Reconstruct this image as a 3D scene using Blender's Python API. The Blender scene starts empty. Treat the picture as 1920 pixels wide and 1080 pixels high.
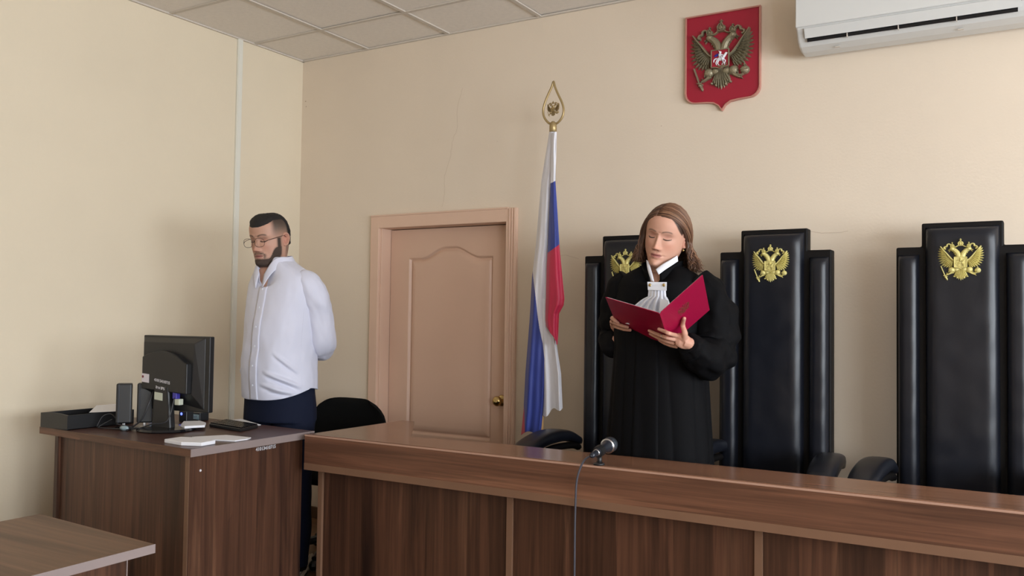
import bpy, bmesh, math, random
import numpy as np
from mathutils import Vector, Matrix, noise
PI=math.pi; rnd=random.Random(7)
SC=bpy.context.scene; COL=SC.collection

# ------------------------------------------------------------------ camera, light, exposure
CX,CY,CZ=4.0458,-4.0912,1.2491; YAW,PITCH,ROLL,FPX=-0.5418,0.0343,0.0135,1652.83
def cam_axes():
    f=Vector((math.sin(YAW)*math.cos(PITCH),math.cos(YAW)*math.cos(PITCH),math.sin(PITCH)))
    r=Vector((math.cos(YAW),-math.sin(YAW),0)); u=r.cross(f)
    return r*math.cos(ROLL)+u*math.sin(ROLL), u*math.cos(ROLL)-r*math.sin(ROLL), f
_r,_u,_f=cam_axes()
cam=bpy.data.objects.new('camera',bpy.data.cameras.new('camera')); COL.objects.link(cam)
cam.matrix_world=Matrix(((_r.x,_u.x,-_f.x,CX),(_r.y,_u.y,-_f.y,CY),(_r.z,_u.z,-_f.z,CZ),(0,0,0,1)))
cam.data.sensor_width=36; cam.data.lens=FPX/1920*36; cam.data.clip_start=.05
SC.camera=cam
SC.view_settings.view_transform='Standard'; SC.view_settings.look='None'
SC.view_settings.exposure=0.08; SC.view_settings.gamma=1; SC.view_settings.use_curve_mapping=False
w=bpy.data.worlds.new('world'); SC.world=w; w.use_nodes=True
w.node_tree.nodes['Background'].inputs[0].default_value=(.75,.87,1,1); w.node_tree.nodes['Background'].inputs[1].default_value=.6
def area(name,loc,rot,sx,sy,power,col):
    l=bpy.data.lights.new(name,'AREA'); l.shape='RECTANGLE'; l.size=sx; l.size_y=sy; l.energy=power; l.color=col
    o=bpy.data.objects.new(name,l); o.location=loc; o.rotation_euler=rot; COL.objects.link(o); return o
H=2.87; RX=7.4; RY=-7.2
WIN=[(-1.6,1.5,125),(-3.35,1.5,140),(-5.0,1.4,140),(-6.4,1.1,115)]      # window centres along the right wall, width, watts; rear ones added as fill
for k,(wy,ww,pw) in enumerate(WIN):
    area('window_and_fill_light',(RX-.012,wy,1.62),(0,PI/2+.03,0),1.45,ww-.12,pw,(.84,.92,1))

def at(u,v,y):
    d=_f+_r*((u-960)/FPX)-_u*((v-540)/FPX); t=(y-CY)/d.y
    return Vector((CX,CY,CZ))+d*t
def atz(u,v,z):
    d=_f+_r*((u-960)/FPX)-_u*((v-540)/FPX); t=(z-CZ)/d.z
    return Vector((CX,CY,CZ))+d*t

# ------------------------------------------------------------------ materials
def nt(name):
    m=bpy.data.materials.new(name); m.use_nodes=True; t=m.node_tree
    return m,t,t.nodes['Principled BSDF']
def mat(name,col,rough=.5,metal=0.,coat=0.,bump=0.,bscale=200.,var=0.,vscale=3.,sheen=0.,spec=.5):
    m,t,b=nt(name); N=t.nodes; L=t.links
    b.inputs['Base Color'].default_value=(*col,1); b.inputs['Roughness'].default_value=rough
    b.inputs['Metallic'].default_value=metal; b.inputs['Coat Weight'].default_value=coat; b.inputs['Coat Roughness'].default_value=.30 if 'leather' in name else .15
    b.inputs['Sheen Weight'].default_value=sheen; b.inputs['Specular IOR Level'].default_value=spec
    tc=N.new('ShaderNodeTexCoord')
    if var:
        n=N.new('ShaderNodeTexNoise'); n.inputs['Scale'].default_value=vscale; n.inputs['Detail'].default_value=5
        L.new(tc.outputs['Object'],n.inputs['Vector'])
        r=N.new('ShaderNodeMapRange'); r.inputs[1].default_value=.3; r.inputs[2].default_value=.7; r.inputs[3].default_value=1-var; r.inputs[4].default_value=1+var
        L.new(n.outputs['Fac'],r.inputs[0])
        x=N.new('ShaderNodeVectorMath'); x.operation='SCALE'; x.inputs[0].default_value=col; L.new(r.outputs[0],x.inputs['Scale'])
        L.new(x.outputs[0],b.inputs['Base Color'])
    if bump:
        n=N.new('ShaderNodeTexNoise'); n.inputs['Scale'].default_value=bscale; n.inputs['Detail'].default_value=3
        L.new(tc.outputs['Object'],n.inputs['Vector'])
        k=N.new('ShaderNodeBump'); k.inputs['Strength'].default_value=bump; k.inputs['Distance'].default_value=.002
        L.new(n.outputs['Fac'],k.inputs['Height']); L.new(k.outputs[0],b.inputs['Normal'])
    return m
def vcol(name,rough=.5,bump=0.,bscale=300.,sss=0.,aniso=0.,spec=.5):
    m,t,b=nt(name); N=t.nodes; L=t.links
    a=N.new('ShaderNodeAttribute'); a.attribute_name='col'; L.new(a.outputs['Color'],b.inputs['Base Color'])
    b.inputs['Roughness'].default_value=rough; b.inputs['Specular IOR Level'].default_value=spec
    if sss: b.inputs['Subsurface Weight'].default_value=sss; b.inputs['Subsurface Radius'].default_value=(.012,.005,.003); b.inputs['Subsurface Scale'].default_value=.6
    if bump:
        n=N.new('ShaderNodeTexNoise'); n.inputs['Scale'].default_value=bscale; n.inputs['Detail'].default_value=3
        tc=N.new('ShaderNodeTexCoord'); L.new(tc.outputs['Object'],n.inputs['Vector'])
        k=N.new('ShaderNodeBump'); k.inputs['Strength'].default_value=bump; k.inputs['Distance'].default_value=.001
        L.new(n.outputs['Fac'],k.inputs['Height']); L.new(k.outputs[0],b.inputs['Normal'])
    return m
def wood(name,axis,dark,mid,light,scale=1.,rough=.32,seed=0.,coat=.0,streak=1.,spec=.35):
    """laminate with long grain along axis"""
    m,t,b=nt(name); N=t.nodes; L=t.links
    tc=N.new('ShaderNodeTexCoord'); mp=N.new('ShaderNodeMapping'); L.new(tc.outputs['Object'],mp.inputs['Vector'])
    s=[9*scale]*3; s['xyz'.index(axis)]=.55*scale; mp.inputs['Scale'].default_value=s; mp.inputs['Location'].default_value=(seed,seed*1.7,seed*.6)
    n=N.new('ShaderNodeTexNoise'); n.inputs['Scale'].default_value=1.; n.inputs['Detail'].default_value=5; n.inputs['Roughness'].default_value=.62; n.inputs['Distortion'].default_value=.5
    L.new(mp.outputs[0],n.inputs['Vector'])
    cr=N.new('ShaderNodeValToRGB'); e=cr.color_ramp.elements
    e[0].position=.30; e[0].color=(*dark,1); e[1].position=.72; e[1].color=(*light,1)
    k=e.new(.46); k.color=(*mid,1); k=e.new(.56); k.color=(*[a*.8+b_*.2 for a,b_ in zip(mid,dark)],1)
    L.new(n.outputs['Fac'],cr.inputs[0])
    mp2=N.new('ShaderNodeMapping'); s2=[70*scale]*3; s2['xyz'.index(axis)]=1.6*scale; mp2.inputs['Scale'].default_value=s2; L.new(tc.outputs['Object'],mp2.inputs['Vector'])
    n2=N.new('ShaderNodeTexNoise'); n2.inputs['Scale'].default_value=1; n2.inputs['Detail'].default_value=4; n2.inputs['Distortion'].default_value=.8; L.new(mp2.outputs[0],n2.inputs['Vector'])
    r=N.new('ShaderNodeMapRange'); r.inputs[1].default_value=.35; r.inputs[2].default_value=.65; r.inputs[3].default_value=1-.28*streak; r.inputs[4].default_value=1+.18*streak; L.new(n2.outputs['Fac'],r.inputs[0])
    x=N.new('ShaderNodeVectorMath'); x.operation='SCALE'; L.new(cr.outputs[0],x.inputs[0]); L.new(r.outputs[0],x.inputs['Scale'])
    mp3=N.new('ShaderNodeMapping'); s3=[3.2*scale]*3; s3['xyz'.index(axis)]=.12*scale; mp3.inputs['Scale'].default_value=s3; mp3.inputs['Location'].default_value=(seed*2.3,seed,seed); L.new(tc.outputs['Object'],mp3.inputs['Vector'])
    vo=N.new('ShaderNodeTexVoronoi'); vo.inputs['Scale'].default_value=2.6; vo.inputs['Randomness'].default_value=1; L.new(mp3.outputs[0],vo.inputs['Vector'])
    sx=N.new('ShaderNodeSeparateColor'); L.new(vo.outputs['Color'],sx.inputs[0])
    r3=N.new('ShaderNodeMapRange'); r3.inputs[3].default_value=1-.34*streak; r3.inputs[4].default_value=1+.30*streak; L.new(sx.outputs[0],r3.inputs[0])
    x3=N.new('ShaderNodeVectorMath'); x3.operation='SCALE'; L.new(x.outputs[0],x3.inputs[0]); L.new(r3.outputs[0],x3.inputs['Scale']); x=x3; b.inputs['Specular IOR Level'].default_value=spec
    L.new(x.outputs[0],b.inputs['Base Color']); b.inputs['Roughness'].default_value=rough; b.inputs['Coat Weight'].default_value=coat; b.inputs['Coat Roughness'].default_value=.1
    bp=N.new('ShaderNodeBump'); bp.inputs['Strength'].default_value=.12; bp.inputs['Distance'].default_value=.001; L.new(n2.outputs['Fac'],bp.inputs['Height']); L.new(bp.outputs[0],b.inputs['Normal'])
    return m
M={}
M['wall']=mat('wall_paint',(.735,.625,.50),.75,bump=.25,bscale=90,var=.025,vscale=1.5)
M['wall_left']=mat('wall_paint_lit_tint',(.74,.64,.485),.75,bump=.25,bscale=90,var=.025,vscale=1.5)  # same paint as the back wall; yellower cast of the light put into the colour
M['ceil']=mat('ceiling_tile',(.82,.76,.69),.9,bump=.5,bscale=160,var=.03,vscale=40)
M['grid']=mat('ceiling_grid',(.60,.54,.47),.6)
M['floor']=wood('floor_laminate','x',(.10,.05,.025),(.16,.085,.04),(.24,.13,.07),.6,.4)
M['base']=mat('baseboard',(.10,.055,.03),.5)
M['door']=mat('door_paint',(.66,.44,.325),.42,var=.03,bump=.15,bscale=60)
M['door_frame']=mat('door_frame_paint',(.70,.48,.36),.42,var=.03,bump=.1,bscale=60)
M['white_plastic']=mat('white_plastic',(.66,.66,.64),.35)
M['trunking']=mat('trunking_plastic',(.74,.72,.64),.4)
M['black_plastic']=mat('black_plastic',(.012,.012,.013),.4)
M['black_gloss']=mat('black_gloss',(.008,.008,.010),.2)
M['leather']=mat('black_leather',(.0078,.0090,.0140),.36,coat=.16,bump=.12,bscale=350,var=.1,spec=.30)
M['chair_frame']=mat('chair_frame_black',(.005,.004,.004),.6,spec=.2)
M['fabric_black']=mat('black_fabric',(.006,.006,.006),.95,bump=.5,bscale=500,spec=.1)
M['gold']=mat('gold_paint',(.70,.62,.24),.45,metal=.25,bump=.2,bscale=400)
M['bronze']=mat('bronze_paint',(.30,.26,.17),.42,metal=.45,bump=.2,bscale=300)
M['brass']=mat('brass',(.52,.38,.16),.22,metal=1.)
M['gilt']=mat('gilt_paint',(.42,.31,.15),.42,metal=.6)
M['red']=mat('crimson_paint',(.34,.008,.028),.5,var=.05)
M['rim']=mat('emblem_rim',(.50,.22,.17),.4)
M['steel']=mat('steel',(.55,.56,.58),.25,metal=1)
M['paper']=mat('paper',(.78,.78,.82),.8)
M['paper_blue']=mat('paper_blue',(.45,.60,.80),.7)
M['paper_warm']=mat('printed_card',(.45,.33,.27),.6)
M['flag_white']=mat('flag_white',(.72,.71,.76),.55,bump=.2,bscale=600,sheen=.3)
M['flag_blue']=mat('flag_blue',(.018,.040,.27),.5,bump=.2,bscale=600,sheen=.2)
M['flag_red']=mat('flag_red',(.50,.010,.055),.5,bump=.2,bscale=600,sheen=.2)
M['light_wood']=mat('light_wood',(.52,.30,.12),.5)
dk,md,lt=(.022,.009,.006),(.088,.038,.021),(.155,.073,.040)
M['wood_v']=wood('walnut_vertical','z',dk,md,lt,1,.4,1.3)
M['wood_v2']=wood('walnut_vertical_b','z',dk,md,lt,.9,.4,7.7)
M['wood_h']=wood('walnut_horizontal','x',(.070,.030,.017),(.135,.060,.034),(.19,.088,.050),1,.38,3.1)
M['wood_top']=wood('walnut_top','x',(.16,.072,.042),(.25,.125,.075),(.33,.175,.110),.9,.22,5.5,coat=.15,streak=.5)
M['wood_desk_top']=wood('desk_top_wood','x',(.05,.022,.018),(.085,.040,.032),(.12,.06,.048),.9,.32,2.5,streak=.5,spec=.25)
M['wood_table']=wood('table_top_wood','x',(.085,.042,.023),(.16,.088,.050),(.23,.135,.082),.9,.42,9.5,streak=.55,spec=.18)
M['edge']=mat('edge_banding',(.185,.100,.060),.45,var=.08,spec=.3)
M['edge_light']=mat('edge_banding_light',(.42,.25,.18),.35)
M['edge_grey']=mat('edge_banding_grey',(.24,.19,.18),.45,var=.05)
M['folder']=mat('folder_maroon',(.34,.005,.045),.42,bump=.35,bscale=260,spec=.3)
M['folder_print']=mat('folder_print',(.20,.03,.03),.4)
M['robe']=mat('robe_black',(.0026,.0026,.0034),.75,bump=.3,bscale=700,spec=.12)
M['blouse']=mat('white_cloth',(.78,.80,.88),.7,bump=.2,bscale=600,sheen=.2)
M['shirt']=mat('shirt_cloth',(.64,.645,.76),.75,bump=.2,bscale=700,sheen=.2)
M['navy']=mat('navy_cloth',(.006,.009,.024),.85,bump=.3,bscale=600,spec=.2)
M['skin']=vcol('skin',.52,.2,500,.08,spec=.35)
M['hair']=vcol('hair',.42,.0,spec=.4)
M['buzz']=mat('short_hair',(.012,.009,.008),.75,bump=1.,bscale=900)
M['beard']=mat('beard_hair',(.060,.038,.028),.8,bump=1.,bscale=900)
M['label_white']=mat('label_white',(.62,.58,.62),.6)
M['label_cream']=mat('label_cream',(.50,.52,.42),.6)
M['dark_red']=mat('dark_red',(.16,.02,.03),.5)
M['mark']=mat('white_paint_mark',(.50,.48,.50),.7)
M['cable']=mat('black_cable',(.02,.02,.024),.45)
M['cable_grey']=mat('grey_cable',(.06,.06,.075),.35)
M['cable_white']=mat('white_cable',(.55,.48,.40),.5)
M['blue_plastic']=mat('blue_plastic',(.05,.04,.30),.4)
M['clear']=mat('clear_plastic',(.25,.33,.36),.15)
M['mic']=mat('mic_body',(.030,.034,.045),.28,metal=.4)
M['mesh']=mat('mic_mesh',(.06,.07,.085),.35,metal=.7,bump=1.,bscale=700)
M['crack']=mat('crack',(.50,.38,.28),.9)
M['eye']=mat('eye_white',(.55,.52,.50),.2)
M['iris']=mat('iris',(.03,.03,.025),.2)
M['glass_frame']=mat('spectacle_frame',(.05,.025,.022),.3,metal=.4)
m,t,b=nt('lens_glass'); b.inputs['Transmission Weight'].default_value=1; b.inputs['Roughness'].default_value=0; b.inputs['IOR'].default_value=1.02; b.inputs['Base Color'].default_value=(1,1,1,1); M['lens']=m
m,t,b=nt('blue_led'); b.inputs['Emission Color'].default_value=(.1,.15,1,1); b.inputs['Emission Strength'].default_value=3; b.inputs['Base Color'].default_value=(.05,.05,.5,1); M['led']=m

# ------------------------------------------------------------------ mesh helpers
class MB:
    def __init__(s): s.v=[]; s.f=[]; s.mi=[]; s.c=[]; s.m=0; s.col=None
    def add(s,vs,fs):
        o=len(s.v); s.v+= [tuple(v) for v in vs]; s.f+=[tuple(i+o for i in f) for f in fs]; s.mi+=[s.m]*len(fs)
        if s.col is not None: s.c+=[s.col]*len(vs)
        return s
    def box(s,a,b):
        x0,y0,z0=a; x1,y1,z1=b
        return s.add([(x0,y0,z0),(x1,y0,z0),(x1,y1,z0),(x0,y1,z0),(x0,y0,z1),(x1,y0,z1),(x1,y1,z1),(x0,y1,z1)],
          [(0,3,2,1),(4,5,6,7),(0,1,5,4),(1,2,6,5),(2,3,7,6),(3,0,4,7)])
    def prism(s,poly,axis,d0,d1):
        n=len(poly)
        def p(q,d): return (d,q[0],q[1]) if axis=='x' else (q[0],d,q[1]) if axis=='y' else (q[0],q[1],d)
        vs=[p(q,d0) for q in poly]+[p(q,d1) for q in poly]
        return s.add(vs,[tuple(range(n))[::-1],tuple(range(n,2*n))]+[(i,(i+1)%n,n+(i+1)%n,n+i) for i in range(n)])
    def rings(s,R,cap=True,close=True):
        n=len(R[0]); vs=[v for r in R for v in r]; fs=[]
        for k in range(len(R)-1):
            for i in range(n if close else n-1):
                j=(i+1)%n; fs.append((k*n+i,k*n+j,(k+1)*n+j,(k+1)*n+i))
        if cap: fs.append(tuple(range(n))[::-1]); fs.append(tuple(range((len(R)-1)*n,len(R)*n)))
        return s.add(vs,fs)
    def tube(s,path,r,n=8,cap=True,flat=None,fold=None):
        P=[Vector(p) for p in path]; R=r if isinstance(r,(list,tuple)) else [r]*len(P)
        T=[(P[min(i+1,len(P)-1)]-P[max(i-1,0)]).normalized() for i in range(len(P))]
        up=Vector((0,0,1)) if abs(T[0].z)<.9 else Vector((1,0,0))
        nv=(up-T[0]*up.dot(T[0])).normalized(); rg=[]
        for i,p in enumerate(P):
            nv=(nv-T[i]*nv.dot(T[i])).normalized(); bv=T[i].cross(nv); fl=flat or 1
            ring=[]
            for k in range(n):
                a=2*PI*k/n; rr=R[i]*(fold(i,a) if fold else 1)
                ring.append(p+nv*math.cos(a)*rr+bv*math.sin(a)*rr*fl)
            rg.append(ring)
        return s.rings(rg,cap)
    def ell(s,c,r,n=14,m=9,rot=None):
        R=[]; c=Vector(c)
        for j in range(m+1):
            th=PI*j/m; ring=[]
            for i in range(n):
                a=2*PI*i/n; v=Vector((r[0]*math.sin(th)*math.cos(a),r[1]*math.sin(th)*math.sin(a),r[2]*math.cos(th)))
                if rot: v=rot@v
                ring.append(c+v)
            R.append(ring)
        return s.rings(R[::-1],False)
    def lathe(s,prof,c=(0,0,0),n=20,axis=None):
        q=Vector((0,0,1)).rotation_difference(Vector(axis).normalized()) if axis else None; c=Vector(c); R=[]
        for rr,z in prof:
            ring=[]
            for i in range(n):
                v=Vector((rr*math.cos(2*PI*i/n),rr*math.sin(2*PI*i/n),z)); ring.append(c+(q@v if q else v))
            R.append(ring)
        return s.rings(R)
    def sheet(s,G,flip=False):
        h=len(G); w=len(G[0]); fs=[]
        for j in range(h-1):
            for i in range(w-1):
                f=(j*w+i,j*w+i+1,(j+1)*w+i+1,(j+1)*w+i); fs.append(f[::-1] if flip else f)
        return s.add([v for r in G for v in r],fs)
    def mesh(s,name):
        m=bpy.data.meshes.new(name); m.from_pydata(s.v,[],s.f); m.update()
        if s.mi and max(s.mi)>0: m.polygons.foreach_set('material_index',s.mi)
        if s.c and len(s.c)==len(s.v):
            a=m.color_attributes.new('col','FLOAT_COLOR','POINT'); a.data.foreach_set('color',[x for c in s.c for x in (*c,1)])
        return m
def link(name,me,mats,parent=None,smooth=False,bev=0,seg=2,solid=0,recalc=True):
    if recalc:
        bm=bmesh.new(); bm.from_mesh(me); bmesh.ops.recalc_face_normals(bm,faces=bm.faces); bm.to_mesh(me); bm.free()
    if not isinstance(mats,(list,tuple)): mats=[mats]
    if not me.materials:
        for x in mats: me.materials.append(M[x] if isinstance(x,str) else x)
    o=bpy.data.objects.new(name,me); COL.objects.link(o)
    if parent:
        o.parent=parent; o.matrix_parent_inverse=Matrix.Translation(-Vector(parent.location)) if parent.parent is None else Matrix()
    if solid: x=o.modifiers.new('s','SOLIDIFY'); x.thickness=solid; x.offset=0
    if bev: x=o.modifiers.new('b','BEVEL'); x.width=bev; x.segments=seg; x.limit_method='ANGLE'; x.angle_limit=math.radians(40); x.harden_normals=False
    if smooth: me.polygons.foreach_set('use_smooth',[True]*len(me.polygons))
    return o
def part(name,mb,mats,parent=None,**k): return link(name,mb.mesh(name),mats,parent,**k)
def tag(o,label,cat,group=None):
    o['label']=label; o['category']=cat
    if group: o['group']=group
    return o
def thing(name,label,cat,loc,group=None):
    o=bpy.data.objects.new(name,None); COL.objects.link(o); o.location=loc; o.empty_display_size=.1
    return tag(o,label,cat,group)
def struct(name,mb,mats,**k):
    o=part(name,mb,mats,**k); o['kind']='structure'; return o
def lab(o,s): o['label']=s; return o
def dup(root,loc,label):
    r=root.copy(); COL.objects.link(r); r.location=loc; r['label']=label
    for ch in list(root.children):
        c=ch.copy(); COL.objects.link(c); c.parent=r; c.matrix_parent_inverse=ch.matrix_parent_inverse.copy()
        for g in list(ch.children):
            d=g.copy(); COL.objects.link(d); d.parent=c; d.matrix_parent_inverse=g.matrix_parent_inverse.copy()
    return r
def smoothstep(a,b,x):
    t=min(1,max(0,(x-a)/(b-a))); return t*t*(3-2*t)
def interp(tab,z):
    """smooth table lookup: tab = [(z, v...)] ascending"""
    if z<=tab[0][0]: return tab[0][1:]
    for i in range(len(tab)-1):
        if z<=tab[i+1][0]:
            a=tab[max(i-1,0)]; b=tab[i]; c=tab[i+1]; d=tab[min(i+2,len(tab)-1)]
            h=c[0]-b[0]; t=(z-b[0])/h; o=[]
            for k in range(1,len(b)):
                m0=(c[k]-a[k])/(c[0]-a[0])*h if c[0]!=a[0] else 0; m1=(d[k]-b[k])/(d[0]-b[0])*h
                o.append((2*t**3-3*t*t+1)*b[k]+(t**3-2*t*t+t)*m0+(-2*t**3+3*t*t)*c[k]+(t**3-t*t)*m1)
            return o
    return tab[-1][1:]
def spline(pts,n):
    """Catmull-Rom through points, n samples per span; extra components (radius) interpolated too"""
    P=[tuple(p) for p in pts]; out=[]
    for i in range(len(P)-1):
        a=P[max(i-1,0)];b=P[i];c=P[i+1];d=P[min(i+2,len(P)-1)]
        for k in range(n):
            t=k/n; out.append(tuple(.5*((2*b[j])+(c[j]-a[j])*t+(2*a[j]-5*b[j]+4*c[j]-d[j])*t*t+(3*b[j]-a[j]-3*c[j]+d[j])*t**3) for j in range(len(b))))
    out.append(P[-1]); return out
def nz(x,y,z,s=1.): return noise.noise(Vector((x*s,y*s,z*s)))

# ------------------------------------------------------------------ room shell
T=.15
DX0,DX1,DZ=.662,1.556,1.785     # doorway in the back wall
w_=MB(); w_.box((-T,0,0),(DX0,T,H)); w_.box((DX1,0,0),(RX+T,T,H)); w_.box((DX0,0,DZ),(DX1,T,H))
wall_back=struct('wall_back',w_,'wall')
struct('wall_left',MB().box((-T,RY,0),(0,0,H)),'wall_left')
struct('wall_right',MB().box((RX,RY,0),(RX+T,0,H)),'wall')
struct('wall_front',MB().box((-T,RY-T,0),(RX+T,RY,H)),'wall')
struct('wall_corridor',MB().box((DX0-.3,T+.35,0),(DX1+.3,T+.4,2.2)),'wall')
struct('floor',MB().box((-T,RY-T,-.1),(RX+T,T+.4,0)),'floor')
ceiling=struct('ceiling',MB().box((-T,RY-T,H+.03),(RX+T,T,H+.12)),'ceil')
# suspended tiles, 0.6 m module, origin taken from the visible cut tiles at the corner
gx=[0.]+[.5415+.6*i for i in range(10)]; gx=[g for g in gx if g<RX]+[RX]
gy=[0.]+[-.4108-.6*i for i in range(12)]; gy=[g for g in gy if g>RY]+[RY]
tmesh={}
for i in range(len(gx)-1):
    for j in range(len(gy)-1):
        dx=round(gx[i+1]-gx[i],3); dy=round(gy[j]-gy[j+1],3); key=(dx,dy)
        if key not in tmesh:
            me=MB().box((-dx/2+.003,-dy/2+.003,0),(dx/2-.003,dy/2-.003,.012)).mesh('ceiling_tile'); me.materials.append(M['ceil']); tmesh[key]=me
        o=bpy.data.objects.new('ceiling_tile',tmesh[key]); COL.objects.link(o); o.parent=ceiling
        o.location=((gx[i]+gx[i+1])/2,(gy[j]+gy[j+1])/2,H+.008+rnd.uniform(-.0015,.0015)); o.rotation_euler=(rnd.uniform(-.002,.002),rnd.uniform(-.002,.002),0)
g=MB()
for x in gx[1:-1]: g.box((x-.011,RY,H-.001),(x+.011,0,H+.006))
for y in gy[1:-1]: g.box((0,y-.011,H-.0005),(RX,y+.011,H+.0055))
g.box((0,-.014,H-.003),(RX,0,H+.006)); g.box((0,RY,H-.003),(.014,0,H+.006)); g.box((RX-.014,RY,H-.003),(RX,0,H+.006)); g.box((0,RY,H-.003),(RX,RY+.014,H+.006))
part('ceiling_grid',g,'grid',ceiling)
struct('baseboard_back',MB().box((0,-.014,0),(.604,0,.07)).box((1.62,-.014,0),(RX,0,.07)),'base',bev=.003)
struct('baseboard_left',MB().box((0,RY,0),(.014,-.014,.07)),'base',bev=.003)
# hairline crack and small marks in the plaster
cr=[(868,165),(858,205),(857,240),(849,262),(845,290),(834,330),(833,362),(829,388)]
c=MB(); c.tube([at(u+rnd.uniform(-1,1),v,-.0004) for u,v in spline(cr,5)],.0006,4)
part('plaster_crack',c,'crack',wall_back)
c=MB()
for u,v,r_ in ((1240,236,.003),(932,265,.002),(573,190,.006),(574,200,.005),(822,262,.002)): c.ell(at(u,v,0),(r_,.0006,r_*.7),8,4)
part('plaster_chip',c,'crack',wall_back)
c=MB(); c.tube([at(u,v,-.0004) for u,v in ((1042,480),(1060,478),(1085,485))],.0005,4); c.tube([at(u,v,-.0004) for u,v in ((1515,433),(1540,437),(1575,436),(1590,433))],.0007,4)
part('plaster_crack',c,'crack',wall_back)
# cable trunking
t_=struct('trim_1',MB().box((0,-.541,.0),(.014,-.505,H-.002)),'trunking',bev=.002)
part('trunking_lid',MB().box((.012,-.537,.0),(.018,-.509,.69)).box((.012,-.537,.694),(.018,-.509,H-.004)),'trunking',t_,bev=.0015)
# windows of the right wall (behind and beside the camera), rear ones added for fill
for k,(wy,ww,pw) in enumerate(WIN):
    f=MB(); a,b_=wy-ww/2,wy+ww/2; z0,z1=.87,2.37
    f.box((RX-.05,a-.06,z0-.06),(RX,b_+.06,z0)); f.box((RX-.05,a-.06,z1),(RX,b_+.06,z1+.06)); f.box((RX-.05,a-.06,z0),(RX,a,z1)); f.box((RX-.05,b_,z0),(RX,b_+.06,z1)); f.box((RX-.045,wy-.03,z0),(RX,wy+.03,z1))
    o=struct('window_%d'%(k+1),f,'white_plastic',bev=.004)
    part('window_sill',MB().box((RX-.22,a-.1,z0-.09),(RX,b_+.1,z0-.06)),'white_plastic',o,bev=.005)

# ------------------------------------------------------------------ door
dr=bpy.data.objects.new('door_1',None); COL.objects.link(dr); dr.location=((DX0+DX1)/2,0,0); dr['kind']='structure'
f=MB()
XO0,XO1,ZO=.604,1.618,1.848
f.box((XO0,-.022,0),(DX0+.004,0,ZO)); f.box((DX1-.004,-.022,0),(XO1,0,ZO)); f.box((DX0,-.022,DZ-.012),(DX1,0,ZO))
part('door_casing',f,'door_frame',dr,bev=.003)
f=MB()
for k in range(3): f.box((XO1-.046+.016*k,-.027,0),(XO1-.037+.016*k,-.02,ZO-.002))
f.box((XO0,-.026,ZO-.006),(XO1-.05,-.018,ZO+.004))
part('door_casing_moulding',f,'door_frame',dr,bev=.003)
f=MB(); f.box((DX0,-.001,0),(DX0+.012,T,DZ)); f.box((DX1-.012,-.001,0),(DX1,T,DZ)); f.box((DX0,-.001,DZ-.012),(DX1,T,DZ))
part('door_jamb',f,'door_frame',dr,bev=.002)
# leaf: height-field with an arched moulded panel
LX0,LX1,LZ0,LZ1=DX0+.014,DX1-.014,.006,DZ-.015
LY=.085
def leaf_relief(x,z):
    px0,px1,pz0=.815,1.405,.565
    mid=(px0+px1)/2; hw=(px1-px0)/2; u=abs(x-mid)/hw
    top=1.598+.062*(.5+.5*math.cos(PI*min(1,max(0,(u-.10)/.62))))
    d=min(x-px0,px1-x,z-pz0,(top-z)*.97)
    if d<0: return 0.
    g1=.012*math.exp(-((d-.012)/.009)**2)           # groove
    g2=-.004*smoothstep(.025,.05,d)                    # raised field
    return g1*smoothstep(0,.006,d)+g2+.004*smoothstep(0,.012,d)
G=[]; nx,nzz=200,360
for j in range(nzz+1):
    z=LZ0+(LZ1-LZ0)*j/nzz; G.append([(LX0+(LX1-LX0)*i/nx,LY+leaf_relief(LX0+(LX1-LX0)*i/nx,z),z) for i in range(nx+1)])
f=MB(); f.sheet(G); f.box((LX0,LY+.015,LZ0),(LX1,LY+.045,LZ1))
for a,b_ in (((LX0,LY,LZ0),(LX0,LY,LZ1)),): pass
f.box((LX0,LY,LZ0),(LX0+.001,LY+.02,LZ1)); f.box((LX1-.001,LY,LZ0),(LX1,LY+.02,LZ1)); f.box((LX0,LY,LZ1-.001),(LX1,LY+.02,LZ1))
leaf_=part('door_leaf',f,'door',dr,smooth=True)
kn=at(935,752,.045); kx,kz=1.478,kn.z
k_=MB(); k_.lathe([(.0,0),(.030,0),(.031,.004),(.026,.008),(.012,.012),(.011,.030),(.018,.036),(.026,.044),(.028,.054),(.024,.064),(.012,.069),(.0,.070)],(kx,LY,kz),24,(0,-1,0))
part('door_knob',k_,'brass',leaf_,smooth=True)

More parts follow.
